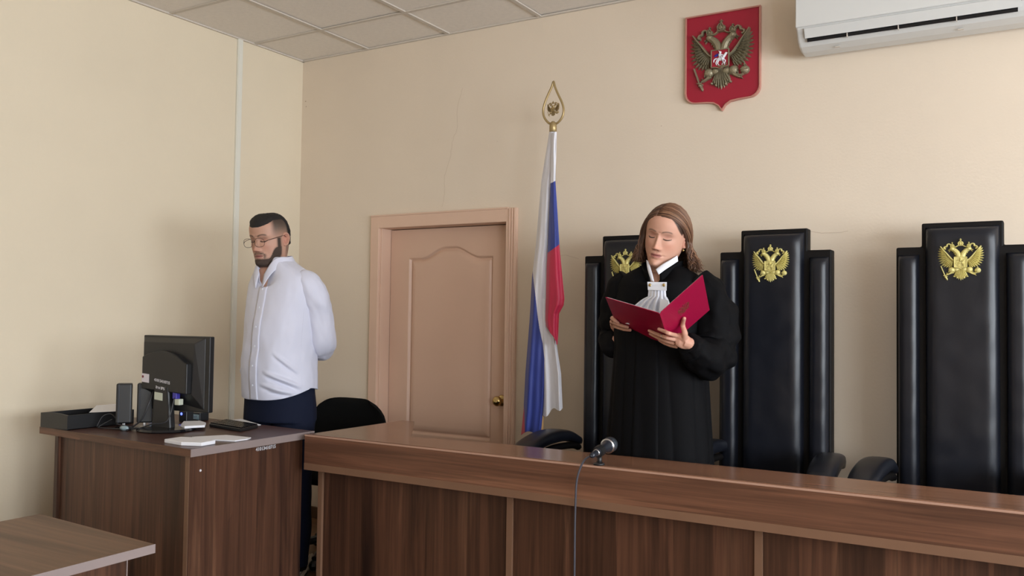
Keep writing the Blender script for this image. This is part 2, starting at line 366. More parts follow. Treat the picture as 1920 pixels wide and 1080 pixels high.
# ------------------------------------------------------------------ double-headed eagle relief (unit design)
def relief():
    P={}
    def new(n): P[n]=MB(); return P[n]
    def leaf(mb,a,b,w,h,hb=.0):
        ax,az=a; bx,bz=b; dx,dz=bx-ax,bz-az; L=math.hypot(dx,dz); nx,nz_=-dz/L,dx/L
        def p(t,s,hh): return (ax+dx*t+nx*s,-hh,az+dz*t+nz_*s)
        vs=[p(0,-w*.5,hb),p(0,w*.5,hb),p(.45,-w,hb),p(.45,w,hb),p(.8,-w*.8,hb),p(.8,w*.8,hb),p(1,0,hb*.6),p(0,0,hb+h*.9),p(.45,0,hb+h),p(.8,0,hb+h*.8)]
        fs=[(0,2,8,7),(1,7,8,3),(2,4,9,8),(3,8,9,5),(4,6,9),(5,9,6),(0,7,1),(0,1,3,2),(2,3,5,4),(4,5,6)]
        mb.add(vs,fs)
    def dome(mb,c,rx,rz,h,n=12,base=0.):
        R=[]
        for q,s in ((0,1),(.55,.86),(.85,.55),(1,.0001)):
            R.append([(c[0]+rx*s*math.cos(2*PI*i/n),-(base+h*q),c[1]+rz*s*math.sin(2*PI*i/n)) for i in range(n)])
        mb.rings(R)
    def strip(mb,pts,w,h,base=0.,n=5):
        S=spline(pts,n) if len(pts)>2 else pts; R=[]
        for i,p in enumerate(S):
            a=S[max(i-1,0)]; b=S[min(i+1,len(S)-1)]; dx,dz=b[0]-a[0],b[1]-a[1]; L=math.hypot(dx,dz) or 1; nx,nz_=-dz/L,dx/L
            ww=w[0]+(w[1]-w[0])*i/(len(S)-1) if isinstance(w,tuple) else w
            R.append([(p[0]+nx*ww*c_,-(base+h*s_),p[1]+nz_*ww*c_) for c_,s_ in ((-1,0),(-.8,.6),(-.3,1),(.3,1),(.8,.6),(1,0))])
        mb.rings(R)
    b=new('body')
    for sx in (-1,1):
        strip(b,[(sx*.05,.05),(sx*.07,.30),(sx*.13,.50),(sx*.25,.66),(sx*.36,.72)],(.15,.10),.14)
        dome(b,(sx*.36,.735),.125,.10,.17)
        leaf(b,(sx*.42,.72),(sx*.56,.66),.035,.08); leaf(b,(sx*.43,.68),(sx*.52,.57),.022,.06)   # beak, tongue
        for t in range(5): leaf(b,(sx*(.04+.05*t),.30+.09*t),(sx*(.17+.05*t),.24+.09*t),.035,.05,.05)
        dome(b,(sx*.17,-.36),.15,.13,.12); dome(b,(sx*.38,-.38),.16,.16,.15)
        for t in range(4): leaf(b,(sx*(.26+.07*t),-.30),(sx*(.27+.085*t),-.53),.035,.07,.03)
        strip(b,[(sx*.36,-.48),(sx*.48,-.58),(sx*.60,-.64)],(.055,.035),.09)
        for t in range(3): leaf(b,(sx*.56,-.60),(sx*(.62+.03*t),-.52-.09*t),.025,.06,.02)
    strip(b,[(0,.28),(0,-.40)],.24,.07)
    t_=new('tail'); strip(t_,[(0,-.40),(0,-.62)],(.16,.26),.06)
    for k in range(-4,5):
        a=k*.165; L=.60-.035*abs(k); leaf(t_,(k*.028,-.36),(math.sin(a)*L*1.0,-.36-math.cos(a)*L),.058,.10)
        if abs(k)<4: leaf(t_,(k*.03,-.34),(math.sin(a)*.33,-.36-.33),.035,.06,.05)
    for k in (-4,-2,2,4): dome(t_,(math.sin(k*.165)*.47,-.36-math.cos(k*.165)*.47),.045,.045,.10)
    for n,sx in (('wing_left',-1),('wing_right',1)):
        b=new(n)
        tips=[(.89,.90),(.955,.78),(.99,.65),(1.01,.51),(1.02,.37),(1.01,.22),(.98,.08),(.93,-.05),(.85,-.16),(.75,-.23),(.64,-.27),(.53,-.28),(.43,-.25)]
        roots=[(.74,.62),(.70,.56),(.66,.49),(.62,.42),(.59,.35),(.55,.29),(.51,.23),(.48,.17),(.45,.12),(.42,.09),(.38,.06),(.35,.04),(.32,.02)]
        for k,(a,c_) in enumerate(zip(roots,tips)): leaf(b,(sx*a[0],a[1]),(sx*c_[0],c_[1]),.050,.10,.0)
        for k in range(12):
            a=roots[k]; c_=((tips[k][0]+tips[k+1][0])/2,(tips[k][1]+tips[k+1][1])/2); e=(a[0]+(c_[0]-a[0])*.62,a[1]+(c_[1]-a[1])*.62); leaf(b,(sx*a[0],a[1]),(sx*e[0],e[1]),.040,.09,.06)
        for k in range(12):
            a=roots[k]; c_=tips[k]; e=(a[0]+(c_[0]-a[0])*.32,a[1]+(c_[1]-a[1])*.32); leaf(b,(sx*a[0],a[1]),(sx*e[0],e[1]),.038,.06,.09)
        strip(b,[(sx*.24,.10),(sx*.36,.17),(sx*.50,.34),(sx*.64,.54),(sx*.76,.70),(sx*.88,.88)],(.055,.025),.15)
        b.prism([(sx*x,z) for x,z in ([(.25,.12),(.5,.36),(.74,.66),(.84,.70),(.86,.52),(.85,.36),(.83,.20),(.78,.04),(.68,-.08),(.55,-.14),(.40,-.12),(.30,-.03)])],'y',0,-.02)
    for n,c_,s in (('crown',(0,1.04),1.3),('crown',(-.36,.92),.95),('crown',(.36,.92),.95)):
        b=new(n+'_%d'%len(P)); x,z=c_
        strip(b,[(x-.09*s,z-.09*s),(x+.09*s,z-.09*s)],.028*s,.12); dome(b,(x,z-.01*s),.105*s,.095*s,.13)
        for k in (-1,0,1): strip(b,[(x+k*.06*s,z-.08*s),(x+k*.075*s,z),(x+k*.02*s,z+.08*s)],.014*s,.04,.11)
        dome(b,(x,z+.105*s),.03*s,.03*s,.11); strip(b,[(x,z+.11*s),(x,z+.19*s)],.013*s,.08); strip(b,[(x-.04*s,z+.155*s),(x+.04*s,z+.155*s)],.013*s,.08)
    b=new('ribbon')
    for sx in (-1,1):
        strip(b,[(sx*.08,.93),(sx*.20,.85),(sx*.28,.84)],(.03,.03),.09)
        strip(b,[(sx*.40,.93),(sx*.50,1.0),(sx*.58,.97),(sx*.60,.88),(sx*.68,.86),(sx*.72,.78),(sx*.64,.74)],(.042,.048),.11)
    b=new('sceptre'); strip(b,[(-.86,-.18),(-.64,-.82)],(.026,.03),.09); dome(b,(-.66,-.76),.07,.05,.11); leaf(b,(-.665,-.74),(-.58,-.94),.055,.10); strip(b,[(-.75,-.68),(-.57,-.74)],.025,.11); strip(b,[(-.62,-.64),(-.30,-.52)],(.03,.04),.08)
    b=new('orb'); strip(b,[(.36,-.50),(.60,-.56),(.72,-.52)],(.045,.03),.08); dome(b,(.73,-.42),.145,.145,.16); strip(b,[(.62,-.42),(.84,-.42)],.018,.05,.12); strip(b,[(.73,-.31),(.73,-.22)],.018,.10); strip(b,[(.69,-.265),(.77,-.265)],.016,.10)
    b=new('shield'); b.prism([(-.27,.29),(.27,.29),(.27,-.25),(.10,-.27),(0,-.31),(-.10,-.27),(-.27,-.25)],'y',-.06,-.15)
    b=new('shield_border')
    for q in ([(-.27,.29),(.27,.29)],[(.27,.29),(.27,-.25)],[(-.27,.29),(-.27,-.25)],[(-.27,-.25),(-.10,-.27),(0,-.31),(.10,-.27),(.27,-.25)]): strip(b,q,.022,.05,.13)
    b=new('rider')   # horseman with lance, dragon below
    dome(b,(.02,-.01),.13,.065,.05,12,.14); strip(b,[(.10,.03),(.17,.12),(.20,.17)],(.05,.03),.05,.14); leaf(b,(.18,.18),(.25,.13),.028,.04,.14)
    for q in ([(-.08,-.04),(-.12,-.12),(-.10,-.20)],[(-.04,-.05),(-.07,-.14),(-.03,-.20)],[(.10,-.03),(.17,-.08),(.14,-.16)],[(.07,-.04),(.10,-.13),(.06,-.20)],[(-.10,.02),(-.18,-.02),(-.19,-.10)]): strip(b,q,(.024,.014),.04,.14)
    dome(b,(.00,.11),.045,.075,.06,10,.15); dome(b,(.015,.20),.035,.035,.06,10,.15); strip(b,[(.03,.13),(.09,.10)],(.022,.018),.05,.15); strip(b,[(-.02,.24),(.16,-.22)],.009,.04,.17)
    b=new('rider_cape'); leaf(b,(-.02,.16),(-.20,.08),.06,.05,.14)
    b=new('dragon'); strip(b,[(-.06,-.22),(.04,-.245),(.14,-.215),(.20,-.16)],(.03,.02),.04,.14)
    return P
REL=relief()
REL_ME={k:v.mesh('eagle_'+k) for k,v in REL.items()}
for me in REL_ME.values():
    bm=bmesh.new(); bm.from_mesh(me); bmesh.ops.recalc_face_normals(bm,faces=bm.faces); bm.to_mesh(me); bm.free()
def put_eagle(parent,pos,sx,sz,sy,mats,child_name='eagle_body'):
    """the body as a part of parent, the other pieces as its sub-parts"""
    def mk(key,name,par,m):
        me=REL_ME[key].copy(); me.materials.append(M[m]); o=bpy.data.objects.new(name,me); COL.objects.link(o); o.parent=par; return o
    b=mk('body',child_name,parent,mats[0]); b.location=Vector(pos)-Vector(parent.location); b.scale=(sx,sy,sz)
    for key in REL_ME:
        if key=='body': continue
        nm=key.rsplit('_',1)[0] if key.startswith('crown') or key.startswith('wing') else key
        m=mats[0]
        if key=='shield': m=mats[1]
        if key in('rider',): m=mats[2]
        if key=='rider_cape': m=mats[3]
        mk(key,nm,b,m)
    return b

# ------------------------------------------------------------------ wall emblem
em=thing('wall_emblem','crimson shield plaque with bronze double-headed eagle, high on the back wall','emblem',(2.744,0,2.27))
ex0,ex1,ezt,ezb=2.561,2.928,2.727,2.348; exm=(ex0+ex1)/2
def shield_outline(inset=0.):
    a,b_,t_,q=ex0+inset,ex1-inset,ezt-inset,ezb
    pts=[(a,t_),(b_,t_)]
    r=.05
    for k in range(7): an=-k*PI/12; pts.append((b_-r+r*math.cos(an),q+inset*.6+r*math.sin(an)))
    pts.append((exm+.075,q-.055+inset)); pts.append((exm+.040,q-.060+inset)); pts.append((exm+.016,q-.075+inset)); pts.append((exm+.002,q-.098+inset*1.6)); 
    pts.append((exm-.002,q-.098+inset*1.6)); pts.append((exm-.016,q-.075+inset)); pts.append((exm-.040,q-.060+inset)); pts.append((exm-.075,q-.055+inset))
    for k in range(7): an=-PI/2-k*PI/12; pts.append((a+r+r*math.cos(an),q+inset*.6+r*math.sin(an)))
    return pts
part('plaque',MB().prism(shield_outline(.004),'y',0,-.012),'red',em)
so=shield_outline(0); si=shield_outline(.007); n=len(so); rm=MB()
for i in range(n):
    j=(i+1)%n
    q=[so[i],so[j],si[j],si[i]]; rm.prism(q,'y',0,-.020)
part('plaque_rim',rm,'rim',em,bev=.001)
put_eagle(em,(exm-.003,-.013,2.494),.156,.150,.17,('bronze','red','paper','blue_plastic'),'eagle')

# ------------------------------------------------------------------ air conditioner
ac=thing('air_conditioner','white split air conditioner unit mounted high at the right of the back wall','air conditioner',(3.6,0,2.42))
prof=[(0,2.705),(-.195,2.705),(-.218,2.69),(-.226,2.66),(-.226,2.535),(-.220,2.517),(-.205,2.500),(-.185,2.468),(-.165,2.452),(-.12,2.440),(-.06,2.437),(0,2.46)]
b_=MB(); b_.prism([(y,z) for y,z in prof],'x',3.135,4.06); part('housing',b_,'white_plastic',ac,bev=.012,seg=4)
part('front_panel',MB().prism([(-.222,2.700),(-.232,2.690),(-.234,2.525),(-.229,2.520),(-.222,2.530)],'x',3.137,4.058),'white_plastic',ac,bev=.004)
part('flap',MB().prism([(-.227,2.514),(-.206,2.477),(-.203,2.479),(-.224,2.516)],'x',3.172,3.985),'white_plastic',ac)
sl=MB(); sl.prism([(-.2035,2.4705),(-.1975,2.4625),(-.180,2.468),(-.195,2.49)],'x',3.180,3.972); part('air_slot',sl,'black_plastic',ac)
for x in (3.345,3.545,3.76): part('slot_divider',MB().box((x-.0015,-.208,2.459),(x+.0015,-.19,2.475)),'grid',ac)
part('side_cap_groove',MB().box((3.9835,-.2355,2.50),(3.9865,-.20,2.70)),'black_plastic',ac)
for x in (3.285,3.76): part('clip',MB().box((x,-.148,2.4385),(x+.02,-.138,2.442)),'grid',ac)

# ------------------------------------------------------------------ judges' chairs
def pillow(mb,x0,x1,z0,z1,y,h,edge,nx_=22,nz_=60,facing=-1,wr=0.):
    def prof(d):
        if d>=edge: return h
        t=1-d/edge; return h*math.sqrt(max(0,1-t**2.4))
    xs=[]; 
    for i in range(nx_+1): t=i/nx_; xs.append(x0+(x1-x0)*(.5-.5*math.cos(PI*t))*.5+(x1-x0)*t*.5)
    zs=[z0+(z1-z0)*((.5-.5*math.cos(PI*j/nz_))*.35+.65*j/nz_) for j in range(nz_+1)]
    G=[[(x,y+facing*(prof(min(x-x0,x1-x))*prof(min(z-z0,z1-z))/h*(1+wr*nz(x,z,0,14)) ),z) for x in xs] for z in zs]
    mb.sheet(G); mb.box((x0,min(y,y-facing*.01),z0),(x1,max(y,y-facing*.01),z1))
    return mb
def make_throne(label):
    # modelled around x = 0; the back faces the bench (-y)
    r=thing('judge_chair',label,'chair',(0,-.29,0),'high-backed judges\' chairs along the back wall')
    ol=[(-.237,.40),(.237,.40),(.237,1.553),(.140,1.553),(.140,1.646),(-.144,1.646),(-.144,1.553),(-.237,1.553)]
    part('back_frame',MB().prism(ol,'y',-.215,-.275),'chair_frame',r,bev=.006)
    p=MB(); pillow(p,-.130,.126,.50,1.628,-.275,.045,.050,30,70,wr=.05); part('backrest',p,'leather',r,smooth=True)
    for s in (-1,1):
        p=MB(); a,b_=(.148,.226) if s>0 else (-.229,-.152); pillow(p,a,b_,.50,1.522,-.275,.036,.034,20,60,wr=.05); part('side_bolster',p,'leather',r,smooth=True)
    p=MB(); G=[]
    s_=MB()
    for k in range(2): pass
    # seat cushion
    R=[]
    for t in range(13):
        y=-.275-.40*t/12; h=.055*math.sqrt(max(0,1-abs(2*t/12-1)**4)); ww=.235*(1-.08*abs(2*t/12-1)**4)
        R.append([(ww*math.copysign(abs(math.cos(a))**.35,math.cos(a)),y,.445+h*math.copysign(abs(math.sin(a))**.6,math.sin(a))) for a in [2*PI*i/24 for i in range(24)]])
    s_.rings(R); part('seat',s_,'leather',r,smooth=True)
    for s in (-1,1):
        A=[(s*.262,-.30,.672,.036),(s*.270,-.40,.704,.047),(s*.277,-.52,.714,.054),(s*.284,-.64,.704,.054),(s*.289,-.73,.682,.052),(s*.291,-.775,.664,.046),(s*.292,-.795,.652,.030)]
        S=spline(A,4); R=[]
        for i,q in enumerate(S):
            R.append([(q[0]+q[3]*math.copysign(abs(math.cos(a))**.6,math.cos(a)),q[1],q[2]+.55*q[3]*math.copysign(abs(math.sin(a))**.65,math.sin(a))) for a in [2*PI*j/20 for j in range(20)]])
        ar=part('armrest',MB().rings(R),'leather',r,smooth=True)
        q=MB(); q.tube(spline([(s*.25,-.30,.64),(s*.255,-.36,.655),(s*.27,-.55,.655),(s*.275,-.62,.60),(s*.262,-.60,.50),(s*.23,-.50,.44),(s*.20,-.42,.425)],5),.016,8,flat=1.3)
        part('arm_bracket',q,'chair_frame',ar,smooth=True)
    q=MB(); q.lathe([(.0,.10),(.045,.10),(.045,.16),(.028,.17),(.028,.37),(.09,.385),(.09,.40),(0,.40)],(0,-.50,0),20); part('gas_column',q,'black_plastic',r,smooth=True)
    q=MB()
    for k in range(5):
        a=k*2*PI/5+.3; q.tube([(0,-.50,.12),(.15*math.cos(a),-.50+.15*math.sin(a),.095),(.28*math.cos(a),-.50+.28*math.sin(a),.065)],[.028,.022,.015],8)
    st=part('star_base',q,'black_plastic',r,smooth=True)
    for k in range(5):
        a=k*2*PI/5+.3; part('castor',MB().lathe([(0,-.02),(.026,-.02),(.03,-.012),(.03,.012),(.026,.02),(0,.02)],(.28*math.cos(a),-.50+.28*math.sin(a),.031),14,(math.sin(a),-math.cos(a),0)),'black_plastic',st,smooth=True)
    put_eagle(r,(-.003,-.321,1.485),.0790,.0720,.08,('gold','gold','gold','gold'),'eagle')
    return r
th=make_throne('high-backed black leather chair with gold eagle, empty, between the standing judge and the rightmost chair')
ty=th.location.copy(); th.location=(3.060,ty.y,0)
c1_=dup(th,(2.393,ty.y,0),'high-backed black leather chair directly behind the standing judge in the robe')
dup(th,(3.782,ty.y,0),'high-backed black leather chair cut off at the right edge of the picture')
for ch_,sd in ((th,-1),(c1_,1)):      # the two arms next to the judge are pushed back
    for a_ in ch_.children:
        if a_.name.startswith('armrest') and (sum(v.co.x for v in a_.data.vertices)>0)==(sd>0): a_.location.y+=.115; a_.location.x-=sd*.035

# ------------------------------------------------------------------ judges' bench
BH=.75
be=thing('judges_bench','long walnut-coloured judges\' bench with a deep front fascia, across the foreground','bench',(2.9,-1.2,0))
BX0=1.391; BXE=5.2; YF=-1.350; YB=-1.088
top=MB(); tp=[(BX0,YF+.0185),(BXE,YF+.0185),(BXE,YB),(2.2,YB),(1.790,YB-.055),(1.470,-.70),(BX0+.008,-.70)]
top.prism(tp,'z',BH-.0125,BH)
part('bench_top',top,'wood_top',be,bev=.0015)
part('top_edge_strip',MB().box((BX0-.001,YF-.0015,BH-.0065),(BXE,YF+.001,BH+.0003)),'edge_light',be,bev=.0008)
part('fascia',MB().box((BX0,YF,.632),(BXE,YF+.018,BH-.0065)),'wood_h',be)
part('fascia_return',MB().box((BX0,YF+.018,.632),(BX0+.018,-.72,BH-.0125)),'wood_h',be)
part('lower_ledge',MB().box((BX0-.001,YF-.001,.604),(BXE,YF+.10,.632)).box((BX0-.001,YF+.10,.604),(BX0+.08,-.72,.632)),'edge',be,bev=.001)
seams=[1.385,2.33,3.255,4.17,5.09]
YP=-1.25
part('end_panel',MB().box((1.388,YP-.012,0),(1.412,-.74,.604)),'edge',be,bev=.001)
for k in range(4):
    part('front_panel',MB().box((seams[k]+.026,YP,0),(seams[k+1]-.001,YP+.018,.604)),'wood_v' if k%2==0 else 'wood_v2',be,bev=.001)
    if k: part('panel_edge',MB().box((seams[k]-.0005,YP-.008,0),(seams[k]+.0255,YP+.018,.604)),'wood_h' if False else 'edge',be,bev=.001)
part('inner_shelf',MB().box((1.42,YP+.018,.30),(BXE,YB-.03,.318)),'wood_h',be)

# ------------------------------------------------------------------ clerk's desk
de=thing('clerk_desk','dark walnut office desk carrying the computer, in front of the standing man','desk',(.83,-1.55,0))
dp=[(.308,-1.845),(1.356,-1.900),(1.343,-1.243),(.33,-1.175)]
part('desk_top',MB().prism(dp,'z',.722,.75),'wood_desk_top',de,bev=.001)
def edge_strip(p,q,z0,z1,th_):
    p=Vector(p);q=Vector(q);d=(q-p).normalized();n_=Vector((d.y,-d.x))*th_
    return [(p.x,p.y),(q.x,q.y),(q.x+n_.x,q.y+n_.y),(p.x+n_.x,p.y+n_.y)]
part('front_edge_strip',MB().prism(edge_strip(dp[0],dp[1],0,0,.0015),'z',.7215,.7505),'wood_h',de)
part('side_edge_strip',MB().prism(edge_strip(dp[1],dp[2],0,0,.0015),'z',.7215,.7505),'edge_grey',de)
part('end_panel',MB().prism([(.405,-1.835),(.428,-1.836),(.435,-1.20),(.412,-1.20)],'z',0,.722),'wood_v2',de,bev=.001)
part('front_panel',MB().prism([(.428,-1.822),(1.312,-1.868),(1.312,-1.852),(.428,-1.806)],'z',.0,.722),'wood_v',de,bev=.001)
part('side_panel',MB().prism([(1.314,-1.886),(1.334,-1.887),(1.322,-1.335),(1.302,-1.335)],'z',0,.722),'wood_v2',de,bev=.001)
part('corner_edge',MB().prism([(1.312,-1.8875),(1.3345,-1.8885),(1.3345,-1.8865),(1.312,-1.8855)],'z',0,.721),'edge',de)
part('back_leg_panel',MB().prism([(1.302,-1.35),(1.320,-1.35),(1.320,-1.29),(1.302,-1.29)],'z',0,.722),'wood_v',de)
sc_=at(376,888,-1.79); part('cam_cap',MB().lathe([(0,0),(.005,0),(.004,.002),(0,.002)],(1.3335,-1.835,.662),10,(1,0,0)),'label_white',de)

def text(s,size,mt,parent,origin,right,up,ext=.0004,name='inventory_number'):
    cu=bpy.data.curves.new(name,'FONT'); cu.body=s; cu.size=size; cu.extrude=ext; cu.offset=.0006; cu.resolution_u=2
    o=bpy.data.objects.new(name,cu); COL.objects.link(o); bpy.context.view_layer.update()
    dg=bpy.context.evaluated_depsgraph_get(); me=bpy.data.meshes.new_from_object(o.evaluated_get(dg)); bpy.data.objects.remove(o)
    r=Vector(right).normalized(); u=Vector(up).normalized(); n_=r.cross(u)
    mw=Matrix(((r.x,u.x,n_.x,origin[0]),(r.y,u.y,n_.y,origin[1]),(r.z,u.z,n_.z,origin[2]),(0,0,0,1)))
    me.transform(mw); me.materials.clear()
    return link(name,me,mt,parent,recalc=False)
text('41013410715',.020,'mark',de,(1.3290,-1.560,.700),(-.011,.55,.004),(0,0,1),name='inventory_number')

# ------------------------------------------------------------------ low table at bottom left
lt_=thing('low_table','light walnut table, its corner reaching in at the bottom left','table',(1.7,-3.1,0))
TZ=.65
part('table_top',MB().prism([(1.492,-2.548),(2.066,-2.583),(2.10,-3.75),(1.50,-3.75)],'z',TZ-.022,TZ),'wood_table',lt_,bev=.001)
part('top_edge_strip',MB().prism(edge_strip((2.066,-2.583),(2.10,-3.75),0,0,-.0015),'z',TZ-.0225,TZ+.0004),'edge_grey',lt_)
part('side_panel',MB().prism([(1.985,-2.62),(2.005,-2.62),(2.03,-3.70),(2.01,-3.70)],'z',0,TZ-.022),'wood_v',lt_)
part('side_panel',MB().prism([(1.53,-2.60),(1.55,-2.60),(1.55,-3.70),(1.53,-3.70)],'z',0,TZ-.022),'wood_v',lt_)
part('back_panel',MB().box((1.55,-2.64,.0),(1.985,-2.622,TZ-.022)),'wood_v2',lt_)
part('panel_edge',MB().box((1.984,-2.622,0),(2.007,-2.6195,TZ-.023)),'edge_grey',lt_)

# ------------------------------------------------------------------ things on the desk
DZT=.7505
# letter tray
tr=thing('letter_tray','black plastic letter tray at the left end of the desk','tray',(.42,-1.68,DZT))
def tray(x0,x1,y0,y1,z0,h,t=.004,fl=.006):
    b=MB(); b.box((x0,y0,z0),(x1,y1,z0+.004))
    b.prism([(x0,z0),(x0,z0+h),(x0+t,z0+h),(x0+t,z0)],'y',y0,y1); b.prism([(x1-t,z0),(x1-t,z0+h),(x1,z0+h),(x1,z0)],'y',y0,y1); b.box((x0,y1-t,z0),(x1,y1,z0+h)); return b
part('tray_body',tray(.318,.512,-1.845,-1.53,DZT,.062),'black_plastic',tr,bev=.001)
fr=[]
for k in range(13): u=k/12; fr.append((.318+.194*u,DZT+.062-.010*math.sin(PI*u)*0+.006*math.sin(PI*u)))
part('tray_front',MB().prism(fr+[(.512,DZT),(.318,DZT)],'y',-1.849,-1.844),'black_plastic',tr)
p=MB(); p.add([at(167,773.5,-1.72),at(222,771,-1.665),at(229,756.5,-1.49),at(181,760,-1.60)],[(0,1,2,3)])
tag(part('paper_sheet',p,'paper',None,solid=.0006),'white paper sheet lying loose across the letter tray','paper')
# speakers
def speaker(x,y,label,rz=.85):
    r=thing('computer_speaker',label,'speaker',(x,y,DZT),'pair of computer speakers')
    R=Matrix.Rotation(rz,3,'Z')
    def tr_(mb): mb.v=[tuple(R@Vector(v)+Vector((x,y,DZT))) for v in mb.v]; return mb
    part('speaker_foot',tr_(MB().lathe([(0,0),(.036,0),(.036,.004),(.026,.008),(0,.008)],(0,0,0),20)),'black_gloss',r,smooth=False)
    part('speaker_neck',tr_(MB().box((-.006,-.008,.006),(.006,.008,.03))),'steel',r,bev=.002)
    part('speaker_cabinet',tr_(MB().box((-.031,-.024,.024),(.031,.022,.195))),'black_plastic',r,bev=.006)
    part('speaker_trim',tr_(MB().box((-.022,-.0255,.026),(-.018,-.023,.193))),'mic',r,bev=.001)
    part('speaker_grille',tr_(MB().box((-.027,.021,.03),(.027,.024,.188))),'fabric_black',r,bev=.001)
    return r
speaker(.640,-1.672,'black computer speaker on the desk, beside the tray')
speaker(.688,-1.604,'black computer speaker half hidden behind the monitor')
# monitor, its back to the camera
mo=thing('computer_monitor','black flat computer monitor seen from behind, inventory number on its back','monitor',(.90,-1.56,DZT))
TL,TR,BR,BL=(at(270,628,-1.60),at(394,631,-1.56),at(402,776,-1.56),None)
ru=Vector((TR.x-TL.x,TR.y-TL.y,0)); ru_n=ru.normalized(); nrm=Vector((ru_n.y,-ru_n.x,0))  # nrm faces the camera
if nrm.y>0: nrm=-nrm
W_=ru.length; zt=TL.z; zb=BR.z; O=Vector((TL.x,TL.y,0))
def mp(u,z,d): 
    q=O+ru_n*u+nrm*d; return (q.x,q.y,z)
def mpoly(pts,d0,d1,mb=None):
    mb=mb or MB(); n=len(pts); vs=[mp(u,z,d0) for u,z in pts]+[mp(u,z,d1) for u,z in pts]
    return mb.add(vs,[tuple(range(n))[::-1],tuple(range(n,2*n))]+[(i,(i+1)%n,n+(i+1)%n,n+i) for i in range(n)])
bz=part('bezel',mpoly([(0,zb),(W_,zb),(W_,zt),(0,zt)],-.028,0),'black_plastic',mo,bev=.004)
part('screen',mpoly([(.014,zb+.02),(W_-.014,zb+.02),(W_-.014,zt-.014),(.014,zt-.014)],-.0285,-.030),'black_gloss',mo)
# sloped upper back and the arched lower housing
def frustum(o_,i_,d0,d1):
    n=len(o_); mb=MB(); vs=[mp(u,z,d0) for u,z in o_]+[mp(u,z,d1) for u,z in i_]
    return mb.add(vs,[tuple(range(n))[::-1],tuple(range(n,2*n))]+[(i,(i+1)%n,n+(i+1)%n,n+i) for i in range(n)])
part('back_shell',frustum([(.006,zb+.07),(W_-.022,zb+.01),(W_-.022,zt-.006),(.006,zt-.006)],[(.03,zb+.09),(W_-.07,zb+.075),(W_-.06,zt-.03),(.03,zt-.03)],0,.026),'black_plastic',mo,bev=.003)
arc=[(.050,zb+.092)]
arc+= [(W_-.075,zb+.078)]
na=14; z_s=zb+.215
for k in range(na+1):
    u=1-k/na; arc.append((.050+(W_-.125)*u,z_s+.042*math.sin(PI*min(1,u*.95+.1))**.9-.035*max(0,u-.75)))
lh=part('lower_housing',mpoly(arc,.020,.052),'black_plastic',mo,bev=.004)
def mtext(s,size,u,z,d): return text(s,size,'mark',mo,mp(u,z,d),ru_n-Vector((0,0,.13)),(0,0,1),name='inventory_number')
mtext('41013410715',.0168,.125,zb+.128,.0535)
nk=MB(); 
for (u0,u1,z0,z1,d0,d1) in ((.125,.205,.76,zb+.11,.02,.055),): mpoly([(u0-.012,z0),(u1+.018,z0),(u1,z1),(u0,z1)],d0,d1,nk)
nk_=part('stand_neck',nk,'black_plastic',mo,bev=.008)
text('Зал №5',.0145,'mark',mo,mp(.138,zb+.098,.0565),ru_n-Vector((0,0,.13)),(0,0,1),name='handwritten_mark')
lab(part('paper_label',mpoly([(.052,zb+.122),(.094,zb+.118),(.094,zb+.155),(.052,zb+.158)],.052,.0532),'label_white',mo),'white inventory label with a dark red round mark')
e_=MB(); c=Vector(mp(.059,zb+.144,.0535)); R=[]
e_.tube([c,c+nrm*.0006],[.0055,.0055],12); part('label_seal',e_,'dark_red',mo)
part('stand_label',mpoly([(.132,zb+.050),(.178,zb+.046),(.178,zb+.078),(.132,zb+.082)],.055,.0562),'label_cream',mo)
c=Vector(mp(.165,0,.015)); 
part('stand_base',MB().lathe([(0,0),(.118,0),(.122,.004),(.116,.012),(.05,.018),(0,.018)],(c.x,c.y,DZT),32),'black_gloss',mo,smooth=False)
part('video_plug',mpoly([(.222,zb+.055),(.245,zb+.055),(.245,zb+.092),(.222,zb+.092)],.022,.045),'blue_plastic',mo,bev=.003)
part('power_plug',mpoly([(.235,zb+.030),(.262,zb+.030),(.262,zb+.056),(.235,zb+.056)],.020,.045),'label_cream',mo,bev=.003)
def cable(name,pts,r,m,label,cat='cable',group=None):
    o=part(name,MB().tube(spline(pts,8),r,7),m,smooth=True); return tag(o,label,cat,group)
cable('monitor_cable',[mp(.10,zb+.085,.03),mp(.105,zb+.03,.06),mp(.085,.80,.075),mp(.045,.765,.085),mp(.03,.757,.09),mp(.06,.756,.13)],.0035,'cable','thick black cable drooping left of the monitor stand')
cable('monitor_cable',[mp(.235,zb+.06,.045),mp(.225,.80,.07),mp(.17,.785,.10),mp(.10,.765,.09),mp(.05,.756,.10),mp(.0,.757,.06)],.0028,'cable','thin black cable crossing the monitor stand')
cable('speaker_cable',[(.60,-1.70,.79),(.56,-1.735,.758),(.60,-1.745,.757),(.70,-1.71,.757),(.76,-1.70,.765),(.80,-1.66,.757)],.0022,'cable','thin black cable looped in front of the two speakers')
cable('speaker_cable',[(.63,-1.70,.765),(.67,-1.72,.775),(.72,-1.69,.762),(.69,-1.71,.757),(.64,-1.735,.757),(.72,-1.72,.757)],.0022,'cable','black cable coiled between the feet of the speakers')
cable('speaker_cable',[(.545,-1.735,.757),(.555,-1.715,.80),(.575,-1.69,.81),(.60,-1.68,.79),(.615,-1.665,.785)],.0022,'cable','thin black cable rising from the desk by the tray')
# mouse-like clear gadget by the speakers
gd=thing('tape_dispenser','small clear grey plastic gadget lying before the speakers','gadget',(.70,-1.72,DZT))
part('gadget_body',MB().ell((.705,-1.715,DZT+.011),(.026,.014,.011),16,8),'clear',gd,smooth=True)
part('gadget_foot',MB().lathe([(0,0),(.016,0),(.016,.003),(0,.003)],(.705,-1.715,DZT),14),'black_plastic',gd)
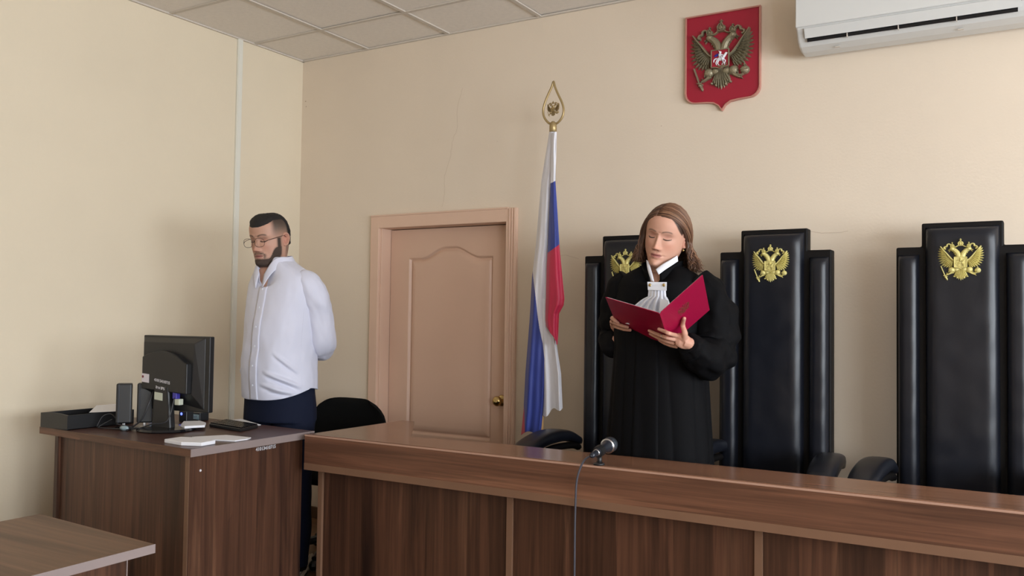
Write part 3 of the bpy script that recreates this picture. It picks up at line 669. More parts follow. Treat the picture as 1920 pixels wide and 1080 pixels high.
# behind the monitor: calendar card, charger with blue light, small box
q0=atz(278,790,.7515); q1=atz(298,786,.7515); o=MB(); o.add([q0,q1,q1+Vector((-.004,.01,.058)),q0+Vector((-.004,.01,.065))],[(0,1,2,3)])
tag(part('calendar_card',o,'paper_blue',None,solid=.002),'pale blue and white card standing behind the monitor stand','card')
q0=atz(299,786,.7515); q1=atz(310,786,.7515); o=MB(); o.add([q0,q1,q1+Vector((-.004,.01,.05)),q0+Vector((-.004,.01,.052))],[(0,1,2,3)])
tag(part('photo_card',o,'paper_warm',None,solid=.002),'small brown printed card beside the pale blue card','card')
h0=atz(349,791,DZT); hb=thing('usb_hub','dark box with a glowing blue light just right of the monitor stand','hub',tuple(h0))
part('hub_case',MB().box((h0.x-.028,h0.y-.02,DZT),(h0.x+.024,h0.y+.022,DZT+.052)),'black_plastic',hb,bev=.004)
part('hub_light',MB().ell((h0.x-.008,h0.y-.021,DZT+.038),(.0065,.003,.0065),10,6),'led',hb,smooth=True)
p0=atz(371,788,DZT); pr=thing('desk_box','low dark box with a pale switch, below the lower right of the monitor','box',tuple(p0))
part('box_body',MB().box((p0.x-.034,p0.y-.018,DZT),(p0.x+.034,p0.y+.035,DZT+.038)),'black_plastic',pr,bev=.003)
part('box_front',MB().box((p0.x-.028,p0.y-.0195,DZT+.006),(p0.x+.028,p0.y-.0175,DZT+.030)),'clear',pr,bev=.001)
part('switch',MB().box((p0.x-.004,p0.y-.022,DZT+.018),(p0.x+.018,p0.y-.0185,DZT+.022)),'steel',pr)
# papers
def pad(name,label,poly,z0,h,m='paper',grp=None):
    b=MB(); b.prism(poly,'z',z0,z0+h); return tag(part(name,b,m,bev=.002 if h>.008 else 0),label,'paper',grp)
pad('notepaper_stack','stack of white note sheets right behind the monitor foot',[tuple(atz(u,v,DZT+.018))[:2] for u,v in ((338,799),(346,801),(384,799),(386,794),(376,790.5),(344,791.5))],DZT+.0125,.010)
pad('notepaper_stack','white note stack at the front corner of the desk',[(1.135,-1.845),(1.25,-1.858),(1.325,-1.825),(1.315,-1.752),(1.23,-1.728),(1.13,-1.765)],DZT,.014)
pad('folded_paper','flat white sheet beside the note stack, on the desk edge',[(1.105,-1.690),(1.22,-1.70),(1.325,-1.665),(1.325,-1.60),(1.305,-1.565),(1.17,-1.572)],DZT,.004)
pad('paper_sheet','white sheet between the keyboard and the man in the white shirt',[tuple(atz(u,v,DZT))[:2] for u,v in ((422,789.5),(468,799),(489,797),(452,786))],DZT,.002)
kb=thing('keyboard','black computer keyboard lying flat right of the monitor','keyboard',(1.0,-1.42,DZT))
kp=[tuple(atz(u,v,DZT))[:2] for u,v in ((392,800),(425,793),(484,802.5),(450,810))]
def kbp(u,v): 
    a=Vector(kp[0]).lerp(Vector(kp[3]),u); b=Vector(kp[1]).lerp(Vector(kp[2]),u); return a.lerp(b,v)
part('keyboard_case',MB().prism(kp,'z',DZT,DZT+.014),'black_plastic',kb,bev=.003)
ks=MB()
for i in range(16):
    for j in range(5):
        q=[kbp((i+.12)/16.,(j+.15)/5.2+.03),kbp((i+.88)/16.,(j+.15)/5.2+.03),kbp((i+.88)/16.,(j+.85)/5.2+.03),kbp((i+.12)/16.,(j+.85)/5.2+.03)]
        ks.prism([(p_.x,p_.y) for p_ in q],'z',DZT+.014,DZT+.019)
part('keys',ks,'black_gloss',kb)['kind']='stuff'
ms=thing('computer_mouse','black computer mouse by the keyboard, nearest the desk edge','mouse',(1.20,-1.42,DZT)) if False else None

# white power cable on the floor
fc=[atz(584,1040,.012),atz(576,1055,.012),atz(566,1068,.012),atz(556,1082,.012),atz(548,1100,.012)]
b=MB()
for k in range(5):
    off=Vector((.012*k,-.006*k,.004*(k%2)))
    b.tube(spline([Vector(p)+off+Vector((rnd.uniform(-.006,.006),rnd.uniform(-.006,.006),0)) for p in fc],6),.0055,7)
tag(part('extension_cable',b,'cable_white',smooth=True),'bundled off-white cable on the floor between desk and bench','cable')

# ------------------------------------------------------------------ clerk's chair
cc=thing('office_chair','black fabric office chair with rounded back behind the standing man','chair',(.93,-.62,0))
R=[]
for t in range(15):
    v=t/14; z=.50+.312*v; y=-.47+.02*math.sin(PI*v); hw=(.243+.010*math.sin(PI*v))*(1-max(0,(v-.62)/.38)**3.2*.34)*(1-max(0,(.2-v)/.2)**2*.15)
    th_=.032*math.sqrt(max(.02,1-abs(2*v-1)**6))
    R.append([(.885+hw*math.copysign(abs(math.cos(a))**.7,math.cos(a)),y+th_*math.sin(a)-.05*(math.cos(a))**2*1.0,z-(.020*(math.cos(a))**4 if v>.6 else 0)) for a in [2*PI*i/28 for i in range(28)]])
part('backrest',MB().rings(R),'fabric_black',cc,smooth=True)
R=[]
for t in range(11):
    y=-.43-.40*t/10; hw=.225*math.sqrt(1-.25*abs(2*t/10-1)**4)
    R.append([(.885+hw*math.copysign(abs(math.cos(a))**.5,math.cos(a)),y,.435+.045*math.sin(a)*(1-.9*abs(2*t/10-1)**6)) for a in [2*PI*i/24 for i in range(24)]])
part('seat',MB().rings(R),'fabric_black',cc,smooth=True)
part('back_support',MB().tube([(.885,-.50,.40),(.885,-.41,.42),(.885,-.40,.60)],.018,8),'black_plastic',cc,smooth=True)
part('gas_column',MB().lathe([(0,.1),(.03,.1),(.03,.39),(0,.39)],(.885,-.62,0),14),'black_plastic',cc)
b=MB()
for k in range(5):
    a=k*2*PI/5+.1; b.tube([(.885,-.62,.11),(.885+.25*math.cos(a),-.62+.25*math.sin(a),.06)],[.025,.014],8); b.ell((.885+.25*math.cos(a),-.62+.25*math.sin(a),.028),(.027,.027,.027),10,6)
part('star_base',b,'black_plastic',cc)

# ------------------------------------------------------------------ microphone
mi=thing('microphone','black dynamic microphone in a clip on the bench top, aimed at the judge','microphone',(2.70,-1.32,BH))
m0=at(1112,853,-1.375); m1=at(1143,834,-1.225); ax=(m1-m0).normalized(); L_=(m1-m0).length
def along(t): return m0+ax*t
b=MB(); b.lathe([(0,-.012),(.0085,-.012),(.0095,0),(.0105,.02),(.011,.03),(.013,.034),(.0165,L_-.045),(.021,L_-.028),(.0235,L_-.02),(.0,L_-.018)],m0,24,ax); part('mic_handle',b,'mic',mi,smooth=True)
part('mic_ring',MB().lathe([(.0,L_-.024),(.0255,L_-.024),(.027,L_-.020),(.0255,L_-.014),(0,L_-.014)],m0,24,ax),'steel',mi,smooth=True)
part('plug_ring',MB().lathe([(0,.026),(.0125,.026),(.0128,.034),(0,.034)],m0,20,ax),'steel',mi,smooth=True)
q=Vector((0,0,1)).rotation_difference(ax).to_matrix()
part('mic_grille',MB().ell(along(L_+.004),(.0275,.0275,.028),22,14,q),'mesh',mi,smooth=True)
b=MB(); cpt=along(.055); b.lathe([(.0155,-.014),(.0195,-.014),(.0200,.014),(.0160,.014)],cpt,18,ax); part('mic_clip',b,'black_plastic',mi)
px_,py_=cpt.x,cpt.y
b=MB(); b.tube([(px_,py_,cpt.z-.016),(px_+.002,py_,cpt.z-.030),(px_,py_,BH+.004)],[.0095,.008,.010],12); part('stand_post',b,'black_plastic',mi,smooth=True)
part('stand_foot',MB().lathe([(0,0),(.020,0),(.019,.005),(.012,.008),(0,.008)],(px_,py_,BH),18),'black_plastic',mi,smooth=True)
cb=[m0-ax*.010]+[at(1097,861,-1.378),at(1087,880,-1.380),at(1081,905,-1.381),at(1079,945,-1.378),at(1078,985,-1.374),at(1077.5,1030,-1.372),at(1077,1085,-1.372)]
cb.append(Vector((cb[-1].x,-1.372,.02)))
tag(part('microphone_cable',MB().tube(spline(cb,8),.0036,9),'cable_grey',smooth=True),'grey-black microphone cable hanging over the bench front','cable')

# ------------------------------------------------------------------ flag on its pole
fl=thing('flag','white-blue-red flag hanging in folds on a pole between the door and the chairs','flag',(1.96,-.30,0))
FY=-.30
ptop=at(1037,240,FY); pbot=at(1014,800,FY); d_=(pbot-ptop)/(ptop.z-pbot.z); pfl=ptop+d_*(ptop.z-.03)
part('pole',MB().tube([ptop,pbot,pfl],.0135,14),'light_wood',fl,smooth=True)
part('pole_base',MB().lathe([(0,0),(.16,0),(.16,.02),(.05,.035),(.03,.10),(0,.10)],(pfl.x,pfl.y,0),28),'black_plastic',fl,smooth=False)
fi=part('pole_socket',MB().lathe([(0,-.012),(.0185,-.012),(.0185,.03),(.015,.045),(.008,.052),(0,.053)],(ptop.x,ptop.y,ptop.z-.02),20),'gilt',fl,smooth=True)
lp=[(1037,234),(1028,230),(1020.5,220),(1018.5,207),(1022,192),(1029,175),(1035,162),(1038,153),(1041,164),(1047,178),(1054,193),(1057,207),(1054,220),(1046,230),(1037,234)]
part('finial_loop',MB().tube([at(u,v,FY) for u,v in spline(lp,4)],.0058,8),'gilt',fi,smooth=True)
ec=at(1037.5,206,FY); put_eagle(fl,(ec.x,FY,ec.z),.036,.034,.05,('gilt','gilt','gilt','gilt'),'finial_eagle')
def pl(tab,v):
    if v<=tab[0][0]: return tab[0][1]
    for a,b_ in zip(tab,tab[1:]):
        if v<=b_[0]: return a[1]+(b_[1]-a[1])*(v-a[0])/(b_[0]-a[0])
    return tab[-1][1]
def cloth(name,Lt,Rt,y0,bulge,folds,colf,v0,botf,nu=110,nv=520,seed=0,back=.012):
    G=[];uvs=[]
    def pt(u,v,side):
        xx=pl(Lt,v)*(1-u)+pl(Rt,v)*u
        g=smoothstep(250,520,v)
        s=math.sin(PI*min(1,max(0,u)))**.6
        yy=-bulge*(.35+.65*g)*s
        for (fq,amp,ph,sl) in folds: yy+=amp*g*math.sin(2*PI*(fq*u+ph+sl*(v-250)/500))*min(1,s*1.6)
        yy+=.004*nz(u*3,v*.02,seed,1)
        return at(xx,v,FY+y0+(yy if side==0 else back*s-yy*.15))
    mb=MB()
    for side in (0,1):
        G=[];C=[]
        for j in range(nv+1):
            row=[];cr_=[]
            for i in range(nu+1):
                u=i/nu; v=v0+(botf(u)-v0)*j/nv; row.append(pt(u,v,side)); cr_.append((u,v))
            G.append(row);C.append(cr_)
        for j in range(nv):
            for i in range(nu): mb.mi.append(colf((C[j][i][0]+C[j+1][i+1][0])/2,(C[j][i][1]+C[j+1][i+1][1])/2))
        mi=list(mb.mi); mb.sheet(G,flip=side==1); mb.mi=mi
    return link(name,mb.mesh(name),['flag_white','flag_blue','flag_red'],fl,smooth=True,recalc=False)
Lt=[(249,1029.5),(340,1015),(460,1004.5),(520,997.5),(600,993),(700,985),(770,981.5),(815,977)]
Rt=[(249,1044),(300,1042),(340,1038),(460,1036),(600,1026),(640,1025),(700,1022.5),(760,1019.5),(805,1015)]
def c1(u,v):
    bl=pl([(0,508),(.2,545),(.4,585),(.6,618),(.8,645),(.93,675),(1,700)],u)
    if v<bl: return 0
    if v>760+ (u/.16)*45 : return 2
    if u>.9 and v>690: return 1
    return 1
cloth('cloth_hoist_fold',Lt,Rt,-.012,.030,[(1.3,.009,.2,.3),(2.4,.0045,.5,-.2)],c1,247,lambda u:816-10*u**2-6*math.sin(u*5),seed=1)
Lr=[(249,1035),(340,1032),(460,1027.5),(500,1025),(600,1022.5),(625,1026),(640,1036)]
Rr=[(249,1044),(340,1041.5),(400,1045.5),(460,1049),(520,1054.5),(560,1058.5),(572,1057),(588,1048.5),(632,1046.5),(645,1045.5)]
def c2(u,v): return 0 if v<344-5*u else (1 if v<474-16*u else 2)
cloth('cloth_fly_fold',Lr,Rr,-.040,.022,[(.9,.007,.1,.5),(1.9,.003,.4,.2)],c2,249,lambda u:612+34*min(1,u*1.3),90,420,seed=5)
L3=[(560,1012),(600,1013),(700,1016),(780,1018)]; R3=[(560,1040),(600,1041),(640,1043),(700,1052),(768,1055)]
cloth('cloth_lower_fold',L3,R3,-.008,.020,[(1.6,.010,.1,.35),(2.6,.004,.3,.1)],lambda u,v:0,560,lambda u:779-16*u+5*math.sin(9*u),40,110,seed=9)

# ------------------------------------------------------------------ people: shared builders
def remesh(mb,vox,smooth=4,name='tmp'):
    me=mb.mesh(name); bm=bmesh.new(); bm.from_mesh(me); bmesh.ops.recalc_face_normals(bm,faces=bm.faces); bm.to_mesh(me); bm.free()
    o=bpy.data.objects.new(name,me); COL.objects.link(o)
    x=o.modifiers.new('r','REMESH'); x.mode='VOXEL'; x.voxel_size=vox
    if smooth: x=o.modifiers.new('s','SMOOTH'); x.factor=.5; x.iterations=smooth
    bpy.context.view_layer.update(); dg=bpy.context.evaluated_depsgraph_get()
    m2=bpy.data.meshes.new_from_object(o.evaluated_get(dg)); bpy.data.objects.remove(o)
    V=[tuple(v.co) for v in m2.vertices]; F=[tuple(p.vertices) for p in m2.polygons]; bpy.data.meshes.remove(m2); return V,F
def gs(d,s): return math.exp(-(d/s)**2)
class Head:
    def __init__(s,origin,tab,pitch,yaw,roll,male,skin,sc=1.):
        s.o=Vector(origin); s.tab=tab; s.male=male; s.skin=skin; s.sc=sc
        s.R=Matrix.Rotation(yaw,3,'Z')@Matrix.Rotation(roll,3,'Y')@Matrix.Rotation(pitch,3,'X')
        s.piv=Vector((0,.035,-.085))
    def xf(s,v):
        v=Vector(v); k=smoothstep(-.175,-.105,v.z)
        if k>=1: p=s.piv+s.R@(v-s.piv)
        else:
            q=Matrix.Identity(3).to_quaternion().slerp(s.R.to_quaternion(),k); p=s.piv+q@(v-s.piv)
        return s.o+p*s.sc
    def surf(s,a,z,feat=True,off=0.):
        w,f,b,k=interp(s.tab,z); ca,sa=math.cos(a),math.sin(a)
        x=w*sa*(1-k*max(0,ca)**1.5)
        y=-(f if ca>0 else b)*math.copysign(abs(ca)**(.92 if ca>0 else 1),ca)
        if feat and ca>0: y-=s.feature(x,z)*smoothstep(0,.35,ca)
        if off:
            n=Vector((x/(w*w+1e-6),y/((f if ca>0 else b)**2+1e-6),0)); 
            n.z=max(0,(z-.03))*95/ .12 if z>.03 else 0
            n.normalize(); return (x+n.x*off,y+n.y*off,z+n.z*off)
        return (x,y,z)
    def feature(s,x,z):
        ax=abs(x); m=s.male; F=0.
        F-=.0105*gs(ax-.031,.0165)*gs(z-.003,.0125)
        F+=.0062*gs(ax-.0315,.0125)*gs(z+.0015,.0085)      # lid / eyeball
        F+=(.0055 if m else .003)*gs(z-.021,.008)*gs(ax-.026,.026)
        F-=.002*gs(ax,.008)*gs(z-.010,.010)
        # nose
        if z<.016:
            t=min(1,max(0,(.016-z)/.056)); hgt=(.004+.019*t**1.15)*(1-smoothstep(-.041,-.0515,z) if z<-.041 else 1)
            if z<-.041: hgt=(.004+.019)*(1-smoothstep(.041,.0525,-z))
            wn=.0062+.0062*t*t*(1.12 if m else 1); F+=hgt*math.exp(-(ax/wn)**2.3)
        F+=.0085*gs(ax-.0125,.0058)*gs(z+.0435,.0062)
        F-=.003*gs(ax-.0065,.0035)*gs(z+.0505,.0025)
        F+=.0035*gs(ax-.043,.018)*gs(z+.020,.016)            # cheekbone
        F-=.0025*gs(ax-.040,.014)*gs(z+.058,.018)
        # mouth
        F+=.0055*gs(z+.0645,.0052)*gs(ax,.019); F+=.0062*gs(z+.0755,.0060)*gs(ax,.0165)
        F-=.0052*gs(z+.0698,.0023)*gs(ax,.022); F-=.0012*gs(ax,.0035)*gs(z+.0585,.005); F-=.003*gs(z+.0855,.0045)*gs(ax,.017)
        F-=.002*gs(ax-.027,.005)*gs(z+.070,.006)
        F+=.0050*gs(ax,.017)*gs(z+.101,.011)
        return F
    def color(s,x,y,z,a):
        c=Vector(s.skin); ax=abs(x); fr=math.cos(a)>0.05; m=s.male
        if fr:
            c=c.lerp(Vector((s.skin[0]*1.02,s.skin[1]*.78,s.skin[2]*.76)),.45*gs(ax-.040,.018)*gs(z+.032,.018)+.5*gs(ax,.012)*gs(z+.040,.012))
            k=max(0,1-abs(z+.0700)/.0095)*(ax<.0215*(1-.25*abs(z+.070)/.01)); c=c.lerp(Vector((.36,.115,.105) if not m else (.33,.13,.115)),min(1,k*2.2)*.8)
            c=c.lerp(Vector((.13,.04,.04)),.8*gs(z+.0700,.0016)*(ax<.023))
            zb=.0195+.0060*math.sin(min(PI,max(0,(ax-.010)/.036*PI*.8))); th=.0034 if m else .0028
            if .009<ax<.052: c=c.lerp(Vector((.035,.02,.014) if m else (.11,.062,.042)),.88*gs(z-zb,th)*smoothstep(.009,.015,ax)*smoothstep(.052,.044,ax) if ax<.052 else 0)
            # eye-socket shade painted into the lid's skin colour, then the lash line
            c=c.lerp(Vector((s.skin[0]*.60,s.skin[1]*.46,s.skin[2]*.46)),.75*gs(ax-.030,.0150)*gs(z-.005,.0060))
            zl=-.0060+.0030*((ax-.031)/.0135)**2
            if abs(ax-.031)<.0155: c=c.lerp(Vector((.030,.016,.013)),.92*gs(z-zl,.0020))
            c=c.lerp(Vector((.10,.03,.025)),.75*gs(ax-.0065,.0034)*gs(z+.0508,.0028))
        return c
    def build(s,mb,scalp=None,nA=156,nZ=176,z0=-.24,z1=.1145):
        V=[];C=[]
        zs=[]
        for j in range(nZ+1):
            t=j/nZ; zs.append(z0+(z1-z0)*t)
        # denser over the face
        zs=[]; cum=[0]
        den=lambda z: 1.9 if -.115<z<.035 else (1.3 if z>.09 else .8)
        g=np.linspace(z0,z1,800); d=np.cumsum([den(z) for z in g]); zs=np.interp(np.linspace(d[0],d[-1],nZ+1),d,g)
        for z in zs:
            for i in range(nA):
                t=-PI+2*PI*i/nA; a=t-.42*math.sin(t); p=s.surf(a,z); V.append(s.xf(p))
                c=s.color(p[0],p[1],p[2],a)
                if scalp: c=scalp(c,p,a)
                C.append(tuple(c))
        fs=[]
        for k in range(nZ):
            for i in range(nA):
                j=(i+1)%nA; fs.append((k*nA+i,k*nA+j,(k+1)*nA+j,(k+1)*nA+i))
        fs.append(tuple(range(nA))[::-1]); fs.append(tuple(range(nZ*nA,(nZ+1)*nA)))
        o=len(mb.v); mb.v+=[tuple(v) for v in V]; mb.f+=[tuple(i+o for i in f) for f in fs]; mb.mi+=[0]*len(fs); mb.c+=C
        # ears
        for sx in (-1,1):
            nr,na=9,28; V=[];C=[]
            for side in (0,1):
                for r_ in range(nr+1):
                    u=r_/nr
                    for k in range(na):
                        an=2*PI*k/na; yy=math.cos(an); zz=math.sin(an)
                        wy=.0165*(1+.12*zz)*(1 if zz>0 else 1-.25*abs(zz)); 
                        py=.012+wy*u*yy+.004*zz*u; pz=-.004+.0315*u*zz
                        w_here=interp(s.tab,pz)[0]
                        hgt=.011+.010*max(0,yy*u)+ (.0055*gs(u-.86,.13) -.006*gs(u-.45,.25)*(1 if zz>-.5 else .3) if side==0 else -.004*u)
                        if u>.97: hgt=.010+.010*max(0,yy*u)
                        if side==1: hgt=-.004+.012*u*max(0,yy)+.006*u
                        px=sx*(w_here-.004+hgt*(1.0 if yy*u>-.4 else .6))
                        V.append(s.xf((px,py,pz))); k2=.5*gs(u-.45,.25) if side==0 else 0
                        C.append(tuple(Vector(s.skin).lerp(Vector((s.skin[0]*.85,s.skin[1]*.55,s.skin[2]*.5)),.25+k2)))
            o=len(mb.v); mb.v+=[tuple(v) for v in V]; mb.c+=C; fs=[]; N=(nr+1)*na
            for side in (0,1):
                for r_ in range(nr):
                    for k in range(na):
                        j=(k+1)%na; q=[side*N+r_*na+k,side*N+r_*na+j,side*N+(r_+1)*na+j,side*N+(r_+1)*na+k]; fs.append(tuple(q))
            for k in range(na):
                j=(k+1)%na; fs.append((nr*na+k,nr*na+j,N+nr*na+j,N+nr*na+k))
            mb.f+=[tuple(i+o for i in f) for f in fs]; mb.mi+=[0]*len(fs)
def add_raw(mb,V,F,c):
    o=len(mb.v); mb.v+=V; mb.f+=[tuple(i+o for i in f) for f in F]; mb.mi+=[0]*len(F); mb.c+=[c]*len(V)
def add_colored(mb,V,F,cf):
    o=len(mb.v); mb.v+=V; mb.f+=[tuple(i+o for i in f) for f in F]; mb.mi+=[0]*len(F); mb.c+=[cf(v) for v in V]
def finger(mb,pts,r0,r1):
    S=spline([tuple(p) for p in pts],5); n=len(S)
    R=[r0+(r1-r0)*i/(n-1) for i in range(n)]
    for k in range(1,len(pts)-1): 
        i=k*5; R[i]*=1.07
    S=[Vector(p) for p in S]; d=(S[-1]-S[-2]).normalized(); S+= [S[-1]+d*r1*.5,S[-1]+d*r1*.85]; R+= [r1*.8,r1*.35]
    mb.tube(S,R,12)
def body_loft(mb,c,tab,zs,n=40,mod=None):
    R=[]
    for z in zs:
        w,f,b=interp(tab,z); ring=[]
        for i in range(n):
            a=2*PI*i/n; sa,ca=math.sin(a),math.cos(a); m_=1.; dz=0
            if mod: m_,dz=mod(a,z)
            ring.append((c[0]+w*math.copysign(abs(sa)**.85,sa)*m_,c[1]-(f if ca>0 else b)*math.copysign(abs(ca)**.9,ca)*m_,z+dz))
        R.append(ring)
    mb.rings(R); return mb
def cloth_tube(mb,keys,n=40,per=10,wr=.06,seed=0,ringf=0.,capend=True):
    """keys: (x,y,z,r). Sleeve or trouser leg with soft irregular folds"""
    S=spline(keys,per); P=[Vector(s[:3]) for s in S]; R=[s[3] for s in S]; N=len(P)
    def fold(i,a):
        t=i/N; v=1+wr*(nz(math.cos(a)*1.3,math.sin(a)*1.3,t*7+seed,1)*1.2+.45*nz(math.cos(a)*2.6+5,math.sin(a)*2.6,t*18+seed,1))
        v+=ringf*math.sin(t*46+2.2*math.cos(a+seed)+seed)*max(0,math.cos(a-1.2+seed))
        return v
    mb.tube(P,R,n,True,fold=fold); return mb

# ------------------------------------------------------------------ the judge
jx,jy=2.752,-.80
judge=thing('person','person in black judge\'s robe and white jabot standing at the bench, reading from open folder','person',(jx,jy,0))
SKW=(.58,.315,.225)
wt=[(-.24,.115,.055,.085,0),(-.20,.075,.050,.072,0),(-.17,.056,.046,.060,0),(-.145,.052,.046,.056,0),(-.128,.050,.058,.056,.05),(-.117,.046,.074,.057,.24),(-.106,.0475,.0845,.060,.28),(-.09,.054,.0835,.066,.22),(-.07,.0625,.082,.074,.12),(-.05,.0695,.082,.084,.08),(-.03,.0725,.0815,.091,.05),(0,.0745,.0795,.096,.02),(.02,.0755,.083,.098,.0),(.04,.0755,.0855,.097,0),(.06,.0735,.083,.092,0),(.08,.0655,.074,.080,0),(.096,.051,.058,.062,0),(.106,.035,.040,.043,0),(.112,.018,.021,.023,0),(.1145,.003,.003,.003,0)]
HW=Head((2.7600,-.815,1.587),wt,.15,.07,.215,False,SKW,1.005)
def scalp_w(c,p,a):
    x,y,z=p; zf=.088-14*max(0,abs(x+.004)-.008)**2-.5*max(0,abs(x)-.055)
    hair=smoothstep(0,.006,z-zf) if math.cos(a)>.25 else smoothstep(-.15,-.12,z) if abs(a)>1.9 else smoothstep(0,.006,z-.02)
    return Vector(c).lerp(Vector((.046,.023,.014)),hair)
jb=MB(); jb.col=None; HW.build(jb,scalp_w)
# torso, arms, legs of the same body (inside the robe)
b=MB(); bt=[(.80,.155,.11,.11),(1.0,.125,.095,.095),(1.15,.13,.10,.10),(1.28,.145,.105,.105),(1.36,.150,.088,.095),(1.405,.115,.070,.085),(1.44,.062,.055,.070)]
body_loft(b,(jx+.005,jy),bt,[.80+.64*i/18 for i in range(19)])
E_L=[at(1318,530,-.80),at(1338,600,-.80),at(1338,648,-.83),at(1315,656,-.93),at(1292,645,-1.030)]
E_R=[at(1178,530,-.80),at(1160,600,-.79),at(1154,634,-.79),at(1157,640,-.83),at(1158,636,-.865)]
for E_ in (E_L,E_R): b.tube(E_,[.045,.040,.037,.032,.025],14)
for s in (-1,1): b.tube([(jx+s*.08,jy,.84),(jx+s*.085,jy-.005,.48),(jx+s*.09,jy+.01,.10)],[.085,.055,.036],14); b.tube([(jx+s*.09,jy+.03,.055),(jx+s*.095,jy-.08,.045),(jx+s*.10,jy-.15,.035)],[.034,.036,.022],12)
V,F=remesh(b,.010,4); add_raw(jb,V,F,SKW)
# folder geometry first: the hands close on it
S1=at(1237,588,-1.25); S2=at(1256,647,-.985); TLf=at(1135,558,-1.135); TRf=at(1318,516,-1.215)
sp=S2-S1; lv=TLf-S1; rv=TRf-S1
nl=lv.cross(sp).normalized(); nr_=sp.cross(rv).normalized()
camv=(Vector((CX,CY,CZ))-S1).normalized()
if nl.dot(camv)<0: nl=-nl
if nr_.dot(camv)<0: nr_=-nr_
def onpl(u,v,n_,off):
    d=_f+_r*((u-960)/FPX)-_u*((v-540)/FPX); C=Vector((CX,CY,CZ)); t=((S1+n_*off-C).dot(n_))/d.dot(n_); return C+d*t
# her left hand (right in the picture): fingers under the spine, thumb up along the right cover
hd=MB()
mc=[at(1268,629,-1.055),at(1267,637,-1.050),at(1266,644,-1.043),at(1270,650,-1.035)]
def fing(mcp,px,n_,r0,r1,off=.0095):
    finger(hd,[mcp]+[onpl(u,v,n_,off) for u,v in px],r0,r1)
fing(mc[0],[(1255,625.5),(1245,621),(1235,617)],nl,.0085,.0062,.0125)
fing(mc[1],[(1250,633),(1233,627),(1217,620)],nl,.0085,.0060)
fing(mc[2],[(1250,640),(1234,633.5),(1219,626)],nl,.0082,.0058)
fing(mc[3],[(1257,647.5),(1246,643.5),(1236,638)],nl,.0076,.0052)
wr=at(1291,644,-1.035)
finger(hd,[at(1283,640,-1.045),at(1284,625,-1.065),onpl(1280,610,nr_,.012),onpl(1283,597,nr_,.009)],.0125,.0070)
hd.tube([wr,at(1283,641,-1.042),at(1275,638,-1.048),at(1268,637,-1.050)],[.023,.027,.026,.020],16,flat=.55)
hd.tube([wr,at(1281,632,-1.048),at(1271,630,-1.052)],[.018,.018,.012],12)
hd.tube([wr+Vector((.018,.035,-.008)),wr,at(1283,641,-1.042)],[.022,.022,.022],14)
V,F=remesh(hd,.0020,3); lw=[onpl(1235,617,nl,.012),onpl(1217,620,nl,.009),onpl(1219,626,nl,.009),onpl(1236,638,nl,.009),onpl(1283,597,nr_,.009)]
def handcol(v,tips=None):
    c=Vector(SKW); q=min((Vector(v)-t).length for t in tips); return tuple(c.lerp(Vector((.60,.30,.25)),smoothstep(.02,.004,q)*.6))
add_colored(jb,V,F,lambda v:handcol(v,lw))
# her right hand (left in the picture)
hd=MB()
kn_=[onpl(1148,596,nl,.000),onpl(1146.5,603,nl,.000),onpl(1148,610,nl,.000),onpl(1152,617,nl,.000)]
tips_=[[(1153,601),(1159,605.5)],[(1156,607),(1167,611),(1177,613.5)],[(1158,613.5),(1170,617.5),(1182,619)],[(1161,620.5),(1171,623),(1180,623)]]
for k_p,px in zip(kn_,tips_): finger(hd,[k_p]+[onpl(u,v,nl,.0088) for u,v in px],.0085,.0060)
wrr=kn_[2].lerp(kn_[3],.6)+Vector((.012,.050,-.022))
pm=(kn_[1]+kn_[2])/2
hd.tube([wrr,wrr.lerp(pm,.4),wrr.lerp(pm,.8),pm],[.021,.021,.018,.011],16,flat=.8)
hd.tube([wrr,kn_[0].lerp(wrr,.3),kn_[0]],[.015,.012,.009],12); hd.tube([wrr,kn_[1].lerp(wrr,.3),kn_[1]],[.015,.012,.009],12); hd.tube([wrr,kn_[2].lerp(wrr,.3),kn_[2]],[.015,.012,.009],12); hd.tube([wrr,kn_[3].lerp(wrr,.4),kn_[3]],[.015,.012,.0085],12)
finger(hd,[wrr.lerp(kn_[0],.35)+Vector((.004,.01,0)),wrr.lerp(kn_[0],.75)+Vector((.012,.012,.004)),kn_[0]+Vector((.030,.020,.016))-nl*.016],.011,.0075)
hd.tube([wrr+Vector((.002,.022,-.020)),wrr],[.021,.021],14)
V,F=remesh(hd,.0020,3); add_colored(jb,V,F,lambda v:handcol(v,[onpl(1174.5,613.5,nl,.009),onpl(1180,618.5,nl,.009)]))
part('body',jb,'skin',judge,smooth=True,recalc=False)
# eyes are nearly closed: lashes as a fine rim
b=MB()
for sx in (-1,1):
    pts=[]
    for k in range(9):
        x=sx*(.0185+.0255*k/8); zl=-.0060+.0030*((abs(x)-.031)/.0135)**2
        aa=math.asin(max(-1,min(1,x/.0795))); y=-(.0795*math.cos(aa)+HW.feature(x,zl))
        pts.append(HW.xf((x,y-.0014,zl-.0005)))
    b.tube(pts,[.0004]+[.0014]*7+[.0004],5)
part('eyelashes',b,'buzz',judge,smooth=True)
